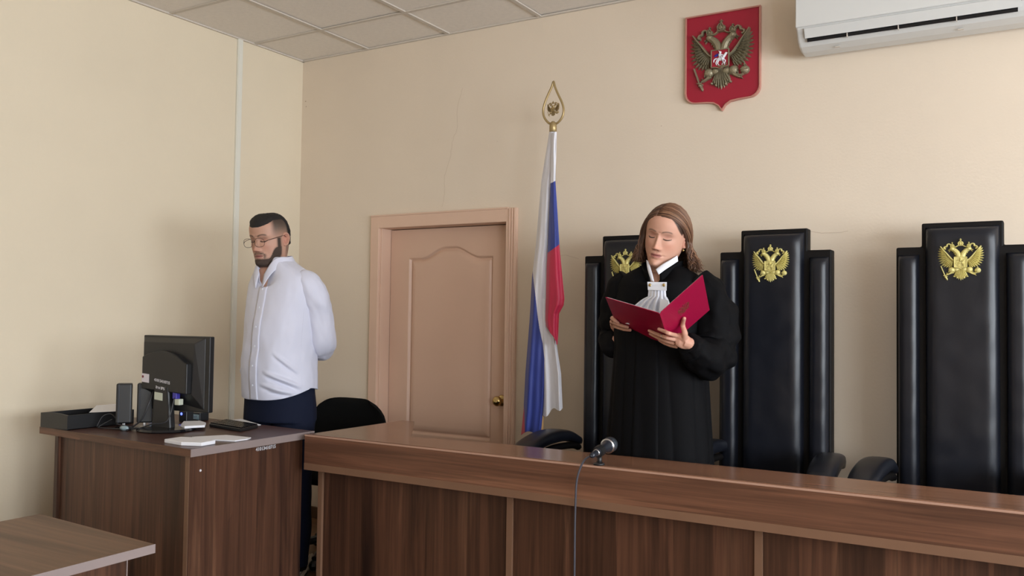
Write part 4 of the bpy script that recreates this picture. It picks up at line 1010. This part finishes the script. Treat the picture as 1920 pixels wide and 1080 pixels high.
# robe
rt=[(.03,.265,.175,.09),(.45,.235,.165,.09),(.80,.205,.150,.10),(1.0,.190,.142,.120),(1.12,.182,.140,.135),(1.22,.184,.142,.138),(1.31,.182,.134,.130),(1.385,.176,.116,.116),(1.425,.150,.096,.102),(1.449,.108,.078,.090),(1.466,.072,.066,.079),(1.478,.062,.060,.074)]
def robemod(a,z):
    aa=a if a<PI else a-2*PI; pl_=smoothstep(1.30,1.02,z)
    t=abs(math.sin(a*6.5+.35*math.sin(a*3+1)+.6*nz(math.cos(a),math.sin(a),z*1.3,1)))
    m_=1+pl_*(.045*(t**.45)-.028)+.02*nz(math.cos(a)*2,math.sin(a)*2,z*4,1)*(1-.3*pl_)
    dz=-.072*smoothstep(1.38,1.475,z)*gs(aa,.55)
    return m_,dz
zs=[.03+1.23*i/60 for i in range(60)]+[1.26+.215*i/34 for i in range(35)]
b=MB(); body_loft(b,(jx,jy),rt,zs,220,robemod)
b.f=[f for f in b.f if len(f)<5 or min(b.v[i][2] for i in f)<1.0]; b.mi=[0]*len(b.f)   # open at the neck
part('robe',b,'robe',judge,smooth=True,recalc=False,solid=.003)
# yoke seam piping and front closing band
def rsurf(a,z,off=0.):
    w_,f_,b_=interp(rt,z); sa,ca=math.sin(a),math.cos(a); m_,dz=robemod(a%(2*PI),z); k=1+off/max(w_,.05)
    return Vector((jx+w_*math.copysign(abs(sa)**.85,sa)*m_*k,jy-(f_ if ca>0 else b_)*math.copysign(abs(ca)**.9,ca)*m_*k,z+dz))
b=MB(); b.sheet([[rsurf(a,z,.003+(.002 if abs(a)<.17 else 0)) for a in np.linspace(-.20,.20,9)] for z in np.linspace(.05,1.36,70)])
part('front_band',b,'robe',judge,smooth=True,solid=.002)
# puffed sleeves
SL=[(*at(1308,526,-.805),.052),(*at(1327,547,-.805),.065),(*at(1341,590,-.80),.075),(*at(1343,635,-.81),.083),(*at(1337,662,-.84),.088),(*at(1319,668,-.92),.072),(*at(1301,654,-.99),.052),(*at(1289,646,-1.035),.040)]
SR=[(*at(1182,526,-.805),.055),(*at(1167,545,-.805),.062),(*at(1157,585,-.79),.067),(*at(1152,618,-.775),.066),(*at(1153,640,-.79),.062),(*at(1157,645,-.825),.055),(*Vector(wrr+Vector((.003,.024,-.030))),.053),(*Vector(wrr+Vector((.003,-.002,-.014))),.046)]
b=MB(); cloth_tube(b,SL,72,16,.17,2.1,.085); part('sleeve',b,'robe',judge,smooth=True)
b=MB(); cloth_tube(b,SR,72,16,.15,7.3,.07); part('sleeve',b,'robe',judge,smooth=True)
# stand collar of the robe, open at the throat
G=[]
for j in range(9):
    v=j/8; row=[]
    for i in range(49):
        a=.30+(2*PI-.60)*i/48; ww=.066+.010*v; ff=.068+.012*v; fr_=max(0,math.cos(a))
        z=1.412+.052*v+.018*(1-fr_)*v-.034*fr_**2
        row.append((jx+.008+ww*math.sin(a),jy-.002-(ff if math.cos(a)>0 else .080+.006*v)*math.cos(a)-.012*fr_,z))
    G.append(row)
part('robe_collar',MB().sheet(G),'robe',judge,smooth=True,solid=.006)
# white blouse collar wings
def flap(pts,th=.003,mt='blouse',name='blouse_collar',par=judge):
    P=[at(u,v,y) for u,v,y in pts]; n=len(P); c=sum(P,Vector())/n; mb=MB()
    mb.add(P+[c],[(i,(i+1)%n,n) for i in range(n)]); return part(name,mb,mt,par,solid=th)
def ribbon(A,B,name,par,mt='blouse',th=.0025,puff=.003):
    A_=spline(A,6); B_=spline(B,6); G=[]
    for k in range(7):
        t=k/6; G.append([at(a[0]*(1-t)+b[0]*t,a[1]*(1-t)+b[1]*t,(a[2]*(1-t)+b[2]*t)-puff*math.sin(PI*t)) for a,b in zip(A_,B_)])
    return part(name,MB().sheet(G),mt,par,smooth=True,solid=th)
ribbon([(1270,479,-.835),(1257,487,-.872),(1243,495,-.894),(1229.5,505,-.908)],[(1271,490,-.843),(1259,498,-.880),(1247,506,-.900),(1235,515,-.914)],'blouse_collar',judge)
ribbon([(1212,487,-.862),(1213.5,500,-.884),(1216.5,513,-.902),(1221.5,527,-.914)],[(1216,490,-.868),(1219.5,501,-.890),(1223,513,-.906),(1226.5,528,-.918)],'blouse_collar',judge)
# jabot
G=[]; 
for j in range(41):
    v=j/40; row=[]
    if v<.22: uL,uR=1214+2*v/.22,1250-2*v/.22
    elif v<.36: t=(v-.22)/.14; uL,uR=1216-1*t,1248+1*t
    else: t=(v-.36)/.64; uL,uR=1215-44*min(1,t*1.35)**.7,1249+15*t**.6
    vy=529+ (606-529)*v
    for i in range(61):
        u=i/60; am=.0016 if v<.2 else .0030+.010*smoothstep(.22,.8,v)
        d=am*math.sin(u*PI*11+1.3*math.sin(v*4))*(1 if v>.2 else .4)+.010*gs(v-.40,.16)*math.sin(PI*u)
        row.append(at(uL+(uR-uL)*u,vy+ (3*math.sin(u*9) if v>.95 else 0),-.962+.010*abs(2*u-1)**2-d-.018*v))
    G.append(row)
jab=part('jabot',MB().sheet(G),'blouse',judge,smooth=True,solid=.002)
flap([(1214,528.5,-.974),(1250,529.5,-.974),(1249.5,545,-.978),(1215,543.5,-.978)],.003,'blouse','jabot_band',jab)
flap([(1239,560,-1.008),(1253,563,-1.006),(1254,582,-1.012),(1247,590,-1.016),(1236,583,-1.016)],.003,'blouse','jabot_tail',jab)
for u in (1218.5,1244.5): part('gold_button',MB().ell(at(u,534.5,-.981),(.0058,.003,.0062),14,8),'brass',jab,smooth=True)
# faint embroidery of the yoke
b=MB()
for cu,cv,sg in ((1290,522,1),(1176,523,-1)):
    for k in range(5):
        ang=k*1.25; b.tube(spline([at(cu+9*math.cos(ang)*t,cv+7*math.sin(ang+t)*t,-.925+.0*t) for t in (0,.5,1)],3),.0009,4)
# hair
def hair_strand(mb,pts,r,c):
    mb.col=c; mb.tube(pts,[r*.6]+[r]*(len(pts)-3)+[r*.7,r*.15],4)
hb_=MB(); hb_.col=(0,0,0); hb_.c=[]
Hc=Vector((0,.010,.002)); HA=(.0795,.101,.1165)
def onhead(d,off=0.):
    d=Vector(d).normalized(); k=1/math.sqrt((d.x/(HA[0]+off))**2+(d.y/(HA[1]+off))**2+(d.z/(HA[2]+off))**2); return Hc+d*k
rh=random.Random(3)
def strand_path(s,side,lay,jit):
    # s: 0 front .. 1 nape along the parting; side -1 = her right, +1 = her left
    th=-.80+ (PI*.865)*s                                    # parting angle in the y-z plane from the top
    root=Vector((-.20+.12*s,math.sin(th)*1.0,math.cos(th)*1.0)); 
    beta=(1.62 if side>0 else 1.16)+(PI-(1.62 if side>0 else 1.16))*s**.9+jit*.05; beta=min(beta,PI-.03)
    rim=Vector((side*math.sin(beta)*1.0,-math.cos(beta)*.95,-.10-.1*s))
    pts=[]; off=.006+.014*lay
    for k in range(11):
        t=k/10; d=(root.normalized()*(1-t)+rim.normalized()*t)
        up=.22*math.sin(PI*t)*(1-s)
        if s<.35: d=d+Vector((side*(.20 if side>0 else .30)*math.sin(PI*t)*(1-s/.35),-.05*math.sin(PI*t)*(1-s/.35),(.10 if side>0 else .20)*math.sin(PI*t)*(1-s/.35)))
        pts.append(onhead(d,off*(.55+.45*t)+.003*jit*t))
    W=[HW.xf(p) for p in pts]
    end=W[-1]; L=.108-.03*abs(s-.5)+.020*rh.uniform(-1,1)
    if side>0 : L+=.004
    out=Vector((side*(1.0-.5*s),.10+.55*s,0)).normalized(); ph=rh.uniform(-.5,.5)+jit*2
    for k in range(1,11):
        t=k/10; wob=.0075*math.sin(t*9.5+ph*1.6+side)*t
        q=end+Vector((0,0,-L*t))+out*(.010*t+.016*t*t+wob*1.5)+Vector((side*.004*math.sin(t*12+ph),.004*math.cos(t*10+ph),0))*t
        if t>.7: q+=out*(-.020*(t-.7)*3.3*math.sin(ph*9))
        W.append(q)
    return W
cols=[(.098,.044,.024),(.138,.067,.036),(.050,.023,.014),(.20,.108,.060),(.108,.050,.027)]
for side in (-1,1):
    for k in range(1150):
        s=(k+.5)/1150; s=s**1.15; lay=rh.random()
        c=Vector(rh.choice(cols)); tone=1.0+.35*(rh.random()-.4)
        W=strand_path(min(1,max(0,s+rh.uniform(-.01,.01))),side,lay,rh.uniform(-1,1)); tone*=.68+.42*lay
        if side>0 and s<.30 and lay>.5: tone*=1.35
        hair_strand(hb_,W,.0010+.0008*rh.random(),tuple(c*tone))
# under-layer: fuller locks that close the gaps
for side in (-1,1):
    for k in range(46):
        s=(k+.5)/46; W=strand_path(s,side,-.15,0)[:17]; hb_.col=(.085,.045,.028); hb_.tube(W,[.003]+[.0075]*(len(W)-5)+[.006,.005,.003,.001],6,flat=1.3)
hb_.mi=[0]*len(hb_.f)
part('hair',hb_,'hair',judge,smooth=True)
ep=HW.xf((.077,.006,-.040)); er=part('earring',MB().ell(ep+Vector((.002,-.001,-.002)),(.0042,.0032,.0055),10,8),'brass',judge,smooth=True)
rg=onpl(1243,630.5,nl,.0095); dv=(onpl(1233,627,nl,.0095)-onpl(1250,633,nl,.0095)).normalized()
part('ring',MB().lathe([(.0086,-.0012),(.0098,-.0012),(.0098,.0012),(.0086,.0012)],rg,20,dv),'steel',judge,smooth=False)
# shoes
for s in (-1,1):
    b=MB(); b.tube([(jx+s*.09,jy+.055,.030),(jx+s*.092,jy-.02,.036),(jx+s*.098,jy-.11,.028),(jx+s*.10,jy-.175,.020)],[.029,.036,.036,.020],14,flat=1.0); b.box((jx+s*.09-.02,jy+.03,0),(jx+s*.09+.02,jy+.07,.03)); part('shoe',b,'black_gloss',judge,smooth=True)

# the folder, held open
fo=thing('folder','open maroon document folder held up in both hands by the judge','folder',tuple(S1))
def slab(p,e1,e2,n_,t0,t1,mb=None):
    mb=mb or MB(); c=[p,p+e1,p+e1+e2,p+e2]; vs=[q+n_*t0 for q in c]+[q+n_*t1 for q in c]
    return mb.add(vs,[(0,1,2,3),(4,5,6,7),(0,1,5,4),(1,2,6,5),(2,3,7,6),(3,0,4,7)])
BLf=onpl(1158,614,nl,0.)
def quad(c,n_,t0,t1):
    mb=MB(); vs=[q+n_*t0 for q in c]+[q+n_*t1 for q in c]; return mb.add(vs,[(0,1,2,3),(4,5,6,7),(0,1,5,4),(1,2,6,5),(2,3,7,6),(3,0,4,7)])
lo=lv.normalized()*.006
part('cover',quad([S1+lo,TLf,BLf,S2+lo],nl,-.0035,0),'folder',fo,bev=.0012)
part('cover',slab(S1+rv.normalized()*.006,rv*.97,sp,nr_,-.0035,0),'folder',fo,bev=.0012)
q1=S1+lv.normalized()*.007; q2=S1+rv.normalized()*.007; ns=(nl+nr_).normalized()
part('spine',MB().sheet([[q1+nl*.000,S1+ns*.0012,q2+nr_*.000],[q1+sp,S1+sp+ns*.0012,q2+sp]]),'folder',fo,solid=.003)
c4=[S1+lo,TLf,BLf,S2+lo]; cm=sum(c4,Vector())/4
part('paper_sheets',quad([cm+(q-cm)*.965+(S1-S2)*.004 for q in c4],nl,-.0055,-.0038),'paper',fo)
part('paper_sheets',slab(S1+rv.normalized()*.010+sp*.012,rv*.93,sp*.97,nr_,-.0050,-.0038),'paper',fo)
# embossed arms on the right-hand cover
ru_=rv.normalized(); su_=-sp.normalized(); ce=S1+rv*.48+sp*.40
b=MB()
for k,me in REL_ME.items():
    for v in me.vertices: pass
    b.add([ce+ru_*(v.co.x*.027)+su_*(v.co.z*.030)+nr_*(.0002+max(0,-v.co.y)*.004) for v in me.vertices],[tuple(p.vertices) for p in me.polygons])
part('cover_emblem',b,'folder_print',fo)
for k,(s_,of) in enumerate((('ДЕЛО',.30),('СУД',.22))): pass

# ------------------------------------------------------------------ the man
mx,my=.862,-.975
man=thing('person','bearded man in white shirt and glasses standing behind the desk, hands behind his back','person',(mx,my,0))
SKM=(.50,.285,.205)
mt_=[(-.24,.080,.060,.085,0),(-.20,.076,.062,.080,0),(-.17,.070,.060,.075,0),(-.145,.066,.062,.070,0),(-.128,.060,.060,.070,.04),(-.117,.057,.077,.071,.24),(-.106,.0585,.0885,.073,.28),(-.09,.063,.089,.077,.22),(-.07,.069,.087,.083,.14),(-.05,.073,.086,.090,.07),(-.03,.0745,.0855,.096,.05),(0,.0755,.084,.100,.02),(.02,.0765,.088,.102,.0),(.04,.077,.0905,.101,0),(.06,.0765,.088,.096,0),(.08,.0695,.079,.084,0),(.096,.056,.063,.067,0),(.106,.039,.045,.047,0),(.112,.020,.024,.026,0),(.1145,.003,.003,.003,0)]
HM=Head((.810,-1.010,1.626),mt_,.17,.10,-.02,True,SKM,1.07)
def m_top(p,a):
    x,y,z=p; ca=math.cos(a)
    zl=.062+.026*min(1,max(0,(.97-ca)/.55)) if ca>-.30 else .088-.126*smoothstep(-.30,-.85,ca)
    return z-zl
def m_beard(p,a):
    x,y,z=p; ax=abs(x); ca=math.cos(a); v=-1.
    jaw=min(-.082-z+ .050*smoothstep(.040,.072,ax), (1.47-abs(a))*.1, z+.126-.050*smoothstep(.6,1.4,abs(a)))
    if ca>0 and ax<.03: jaw=min(jaw,-.083-z+.03*smoothstep(.015,.028,ax))
    v=max(v,jaw)
    side=min((.12-abs(abs(a)-1.36))*.07, .008-z, z+.085); v=max(v,side)
    if ca>0: 
        v=max(v,.0034-abs(z+.0578+.12*max(0,ax-.012))*1. if ax<.027 else -1)
        v=max(v,.0032-abs(ax-.0285) if -.10<z<-.060 else -1)
        if ax<.010 and -.094<z<-.082: v=max(v,.003)
    return v
def scalp_m(c,p,a):
    c=Vector(c); t=m_top(p,a); x,y,z=p; ca=math.cos(a)
    if t>0: return c.lerp(Vector((.012,.009,.008)),smoothstep(0,.004,t))
    # shaved sides: grey-brown stubble
    if ca<.66 and abs(a)<2.9:
        fr=smoothstep(.66,.36,ca); lo=smoothstep(-.005,.02,z) if ca>-.3 else smoothstep(-.06,-.03,z); c=c.lerp(Vector((.085,.068,.054)).lerp(Vector((.030,.024,.020)),smoothstep(-.045,-.004,t)),.92*fr*lo*smoothstep(-.10,-.025,t))
    if ca<-.25 and z<.0: c=c.lerp(Vector((.10,.075,.06)),.6*smoothstep(-.10,-.05,z))
    b_=m_beard(p,a)
    if b_>-.008: c=c.lerp(Vector((.080,.052,.040)),.85*smoothstep(-.008,.006,b_))
    return c
mb_=MB(); HM.build(mb_,scalp_m)
b=MB(); bt=[(.86,.150,.125,.125),(1.0,.150,.14,.12),(1.15,.145,.125,.115),(1.30,.145,.105,.105),(1.40,.140,.085,.095),(1.45,.120,.075,.09),(1.485,.07,.06,.075)]
body_loft(b,(mx,my),bt,[.86+.625*i/18 for i in range(19)])
AL=[(mx+.168,my+.010,1.415),(mx+.180,my+.060,1.255),(mx+.176,my+.095,1.140),(mx+.110,my+.170,1.080),(mx-.005,my+.188,1.055)]
AR=[(2*mx-(mx+(x-mx)*.68),y+.02,z) for x,y,z in AL]; AR[-1]=(mx-.085,my+.205,1.04)
for A_ in (AL,AR): b.tube(A_,[.044,.042,.040,.036,.030],14)
for s in (-1,1): b.tube([(mx+s*.085,my,.90),(mx+s*.09,my,.50),(mx+s*.095,my+.02,.09)],[.085,.058,.040],14); b.tube([(mx+s*.095,my+.05,.05),(mx+s*.10,my-.09,.045)],[.036,.034],12)
V,F=remesh(b,.010,4); add_raw(mb_,V,F,SKM)
hd=MB(); pw=Vector(AL[-1]); 
hd.tube([pw+Vector((.02,-.005,.015)),pw,pw+Vector((-.045,.006,-.028)),pw+Vector((-.085,.010,-.040))],[.030,.028,.036,.030],16,flat=.5)
for k in range(4):
    o_=Vector((.004*k,.004,-.020*(k-1.5))); finger(hd,[pw+Vector((-.080,.010,-.040))+o_,pw+Vector((-.105,.016,-.046))+o_,pw+Vector((-.118,.000,-.050))+o_],.0095,.008)
finger(hd,[pw+Vector((-.03,.01,-.01)),pw+Vector((-.055,.02,.008)),pw+Vector((-.08,.02,.006))],.012,.009)
V,F=remesh(hd,.003,3); add_raw(mb_,V,F,SKM)
hd=MB(); pw=Vector(AR[-1]); hd.tube([pw+Vector((-.04,-.01,.02)),pw,pw+Vector((.05,.004,-.006)),pw+Vector((.085,.002,-.010))],[.030,.028,.036,.030],16,flat=.5)
for k in range(4):
    o_=Vector((0,.0,-.020*(k-1.5))); finger(hd,[pw+Vector((.080,.002,-.010))+o_,pw+Vector((.110,.006,-.012))+o_,pw+Vector((.125,-.012,-.012))+o_],.0095,.008)
finger(hd,[pw+Vector((.02,.01,.02)),pw+Vector((.05,.016,.032)),pw+Vector((.072,.012,.034))],.012,.009)
V,F=remesh(hd,.003,3); add_raw(mb_,V,F,SKM)
part('body',mb_,'skin',man,smooth=True,recalc=False)
# hair cap and beard: raised shells over the head surface
def shell(H_,maskf,hgt,nA=150,nZ=150,z0=-.15,z1=.1145,noise_=.25,freq=160):
    mb=MB(); P={}; idx={}
    g=[(z0+(z1-z0)*j/nZ) for j in range(nZ+1)]
    def val(i,j):
        t=-PI+2*PI*i/nA; a=t-.42*math.sin(t); p=H_.surf(a,g[j]); return a,p,maskf(p,a)
    vals=[[val(i,j) for i in range(nA)] for j in range(nZ+1)]
    vs=[]
    for j in range(nZ+1):
        for i in range(nA):
            a,p,m_=vals[j][i]; h=hgt*smoothstep(-.001,.010,m_)*(1+noise_*nz(p[0],p[1],p[2],freq)) if m_>-.004 else -.001
            q=H_.surf(a,g[j],True,h); vs.append(H_.xf(q))
    fs=[]
    for j in range(nZ):
        for i in range(nA):
            k=(i+1)%nA
            if max(vals[j][i][2],vals[j][k][2],vals[j+1][i][2],vals[j+1][k][2])>-.0005: fs.append((j*nA+i,j*nA+k,(j+1)*nA+k,(j+1)*nA+i))
    if vals[nZ][0][2]>0: fs.append(tuple(range(nZ*nA,(nZ+1)*nA)))
    used=sorted({i for f in fs for i in f}); rm={u:k for k,u in enumerate(used)}
    mb.add([vs[u] for u in used],[tuple(rm[i] for i in f) for f in fs]); return mb
part('hair',shell(HM,m_top,.0085),'buzz',man,smooth=True)
part('beard',shell(HM,lambda p,a:m_beard(p,a)-.0035,.0018,noise_=.8,freq=420),'beard',man,smooth=True)
b=MB()
for sx in (-1,1):
    pts=[]
    for k in range(9):
        x=sx*(.0175+.027*k/8); zl=-.0060+.0030*((abs(x)-.031)/.0135)**2
        aa=math.asin(max(-1,min(1,x/.084))); y=-(.084*math.cos(aa)+HM.feature(x,zl)); pts.append(HM.xf((x,y-.0012,zl)))
    b.tube(pts,[.0004]+[.0012]*7+[.0004],5)
part('eyelashes',b,'buzz',man,smooth=True)
# glasses
gl=thing('spectacles','thin dark metal framed glasses worn low by the man in the white shirt','glasses',tuple(HM.xf((0,-.1,0))))
def lens_pt(sx,t,dy=0):
    a=2*PI*t; cx_=.0325; x=sx*(cx_+.0262*math.copysign(abs(math.cos(a))**.75,math.cos(a))); z=-.0075+.0195*math.copysign(abs(math.sin(a))**.75,math.sin(a))
    return HM.xf((x,-.1065+ .10*x*x/.06*.6+.10*(z+.01)*-.35+dy,z))
for sx in (-1,1):
    rim=part('lens_rim',MB().tube([lens_pt(sx,k/32) for k in range(33)],.0010,6),'glass_frame',gl,smooth=True)
    part('lens',MB().add([lens_pt(sx,k/32) for k in range(32)],[tuple(range(32))]),'lens',rim,solid=.001)
    part('temple',MB().tube([lens_pt(sx,0 if sx>0 else 0),HM.xf((sx*.0655,-.088,.000)),HM.xf((sx*.0755,-.05,.006)),HM.xf((sx*.0800,.005,.014)),HM.xf((sx*.0805,.018,.008)),HM.xf((sx*.079,.030,-.012))],[.0013,.0014,.0014,.0013,.0013,.0013],6),'glass_frame',gl,smooth=True)
part('bridge',MB().tube(spline([lens_pt(-1,.46),HM.xf((0,-.1085,.002)),lens_pt(1,.46)],5),.0012,6),'glass_frame',gl,smooth=True)
# shirt
st=[(.80,.183,.160,.150),(.90,.184,.172,.150),(1.0,.180,.178,.146),(1.10,.177,.170,.142),(1.20,.180,.160,.140),(1.30,.186,.142,.137),(1.38,.186,.126,.130),(1.43,.172,.110,.118),(1.465,.140,.094,.104),(1.49,.108,.082,.094),(1.512,.078,.073,.085),(1.528,.068,.068,.078)]
def hemz(a): 
    ca=math.cos(a); return .850+.048*(1-abs(ca))**1.3+(.035 if ca<0 else 0)*abs(ca)**.5
def foldsum(a,z):
    # long creases dragging from the belly button line to the hip and from the armpit
    f=0
    for (a0,z0,da,dz,amp,wd) in ((.25,.985,1.1,-.075,.010,.010),(.15,.925,1.0,-.045,.008,.009),(.5,1.075,.8,-.10,.006,.010),(-.4,1.0,-.8,-.06,.002,.010),(.35,.90,.6,-.02,.006,.007)):
        t=((a-a0)*da+(z-z0)*dz*6)/(da*da+dz*dz*6); t=min(1,max(0,(a-a0)/da)) ; zz=z0+dz*t; w_=math.sin(PI*min(1,max(0,t)))
        f+=2.0*amp*w_*(gs(z-zz,wd)-.6*gs(z-zz+wd*1.8,wd))
    return f
def shirtmod(a,z):
    aa=a if a<PI else a-2*PI; w_=interp(st,z)[0]
    m_=1+foldsum(aa,z)/w_+.030*nz(math.cos(a)*2,math.sin(a)*2,z*7,1)+.016*nz(math.cos(a)*5,math.sin(a)*5,z*18,1)
    dz=-.135*smoothstep(1.36,1.53,z)*gs(aa,.30)
    return m_,dz
def ssurf(a,v,off=0.):
    zlo=hemz(a); z=zlo+(1.528-zlo)*v; cs=smoothstep(1.42,1.52,z); w_,f_,b_=interp(st,z); sa,ca=math.sin(a),math.cos(a); m_,dz=shirtmod(a%(2*PI),z); k=1+off/max(w_,.05)
    return Vector((mx-.024*cs+w_*math.copysign(abs(sa)**.85,sa)*m_*k,my-.018*cs-(f_ if ca>0 else b_)*math.copysign(abs(ca)**.9,ca)*m_*k,z+dz))
b=MB(); R=[[ssurf(2*PI*i/200,j/150) for i in range(200)] for j in range(151)]
b.rings(R,False); part('shirt',b,'shirt',man,smooth=True,recalc=False,solid=.003)
b=MB(); b.sheet([[ssurf(a,v,.0035) for a in np.linspace(-.10,.10,5)] for v in np.linspace(.0,.84,100)]); pk=part('placket',b,'shirt',man,smooth=True,solid=.002)
for k in range(6):
    p=ssurf(0,.10+.135*k,.007); part('button',MB().lathe([(0,-.001),(.0045,-.001),(.0050,.0005),(.0042,.0015),(0,.001)],p,12,(0,-1,0)),'blouse',pk)
# side seam
b=MB(); b.tube([ssurf(1.35,v,.001) for v in np.linspace(.0,.62,60)],.0012,5); part('side_seam',b,'shirt',man,smooth=True)
b=MB(); b.tube([ssurf(2*PI*i/160,0,.0006) for i in range(161)],.0016,5); part('hem',b,'shirt',man,smooth=True)
# sleeves
def sl(A_,sg): return [(mx+sg*.110,my+.000,1.428,.042),(A_[0][0]-sg*.012,A_[0][1],A_[0][2]-.012,.062),(mx+sg*(.180 if sg>0 else .135),my+.035,1.335,.068),(*A_[1],.066),(*A_[2],.064),(mx+sg*.140,my+.138,1.095,.058),(*A_[3],.052),(*Vector(A_[4]).lerp(Vector(A_[3]),.2),.043)]
b=MB(); cloth_tube(b,sl(AL,1),72,16,.115,4.4,.060); sv_=part('sleeve',b,'shirt',man,smooth=True)
b=MB(); cloth_tube(b,sl(AR,-1),64,14,.085,9.1,.035); part('sleeve',b,'shirt',man,smooth=True)
p=Vector(sl(AL,1)[-1][:3]); q=Vector(AL[3]); dv=(p-q).normalized(); b=MB(); b.lathe([(.040,-.03),(.046,-.03),(.046,.016),(.040,.016)],p,24,dv); part('cuff',b,'shirt',man,smooth=False,bev=.002)
# collar: band and two open leaves
G=[]
for j in range(7):
    v=j/6; row=[]
    for i in range(45):
        a=.24+(2*PI-.48)*i/44; ca=math.cos(a); fr_=max(0,ca); ww=.074+.003*v; z=1.486+.042*v-.100*gs(a if a<PI else 2*PI-a,.60)+.012*max(0,-ca)
        row.append((mx-.028+ww*.96*math.sin(a),my-.024-(.076 if ca>0 else .075)*ca-.012*fr_,z))
    G.append(row)
part('collar_band',MB().sheet(G),'shirt',man,smooth=True,solid=.003)
def leaf_c(sg):
    G=[]
    for j in range(9):
        v=j/8; row=[]
        for i in range(25):
            t=i/24; a=sg*(.22+(PI-.24)*t); ca=math.cos(a); fr_=max(0,ca)
            zt=1.531-.100*gs(abs(a),.60)+.012*max(0,-ca); drop=.048-.010*t+.022*(1-t)**3
            r_=1+.02*math.sin(PI*v)+v*.30*(1 if t>.0 else 1); x=mx-.028+(.0745*math.sin(a))*(1+.26*v); y=my-.024-(.0785*ca+.012*fr_)*(1+.20*v)
            row.append((x,y,zt-drop*v+.004*math.sin(PI*v)-.0))
        G.append(row)
    part('collar_leaf',MB().sheet(G),'shirt',man,smooth=True,solid=.003)
leaf_c(1); leaf_c(-1)
# trousers
b=MB(); tt=[(.72,.182,.150,.152),(.80,.180,.148,.150),(.88,.172,.150,.140),(.96,.165,.150,.135)]
body_loft(b,(mx,my),tt,[.74+.22*i/8 for i in range(9)],48)
for s in (-1,1): 
    cloth_tube(b,[(mx+s*.082,my+.005,.86,.100),(mx+s*.088,my+.005,.70,.099),(mx+s*.092,my+.01,.50,.085),(mx+s*.096,my+.015,.34,.078),(mx+s*.098,my+.015,.22,.079),(mx+s*.100,my+.005,.12,.074),(mx+s*.100,my+.0,.055,.078)],40,10,.05,3+s,.02)
V,F=remesh(b,.007,3); b=MB(); b.add(V,F); part('trousers',b,'navy',man,smooth=True)
for s in (-1,1):
    b=MB(); b.tube([(mx+s*.098,my+.07,.042),(mx+s*.100,my+.0,.050),(mx+s*.106,my-.10,.040),(mx+s*.110,my-.185,.028)],[.034,.042,.044,.026],16); sh=part('shoe',b,'black_plastic',man,smooth=True)
    b=MB(); pts=[]
    for k in range(24):
        a=2*PI*k/24; pts.append((mx+s*.104+.047*math.sin(a)*(1+.05*math.cos(a)),my-.05-.148*math.cos(a)))
    b.prism(pts,'z',0,.014); part('sole',b,'black_gloss',sh)
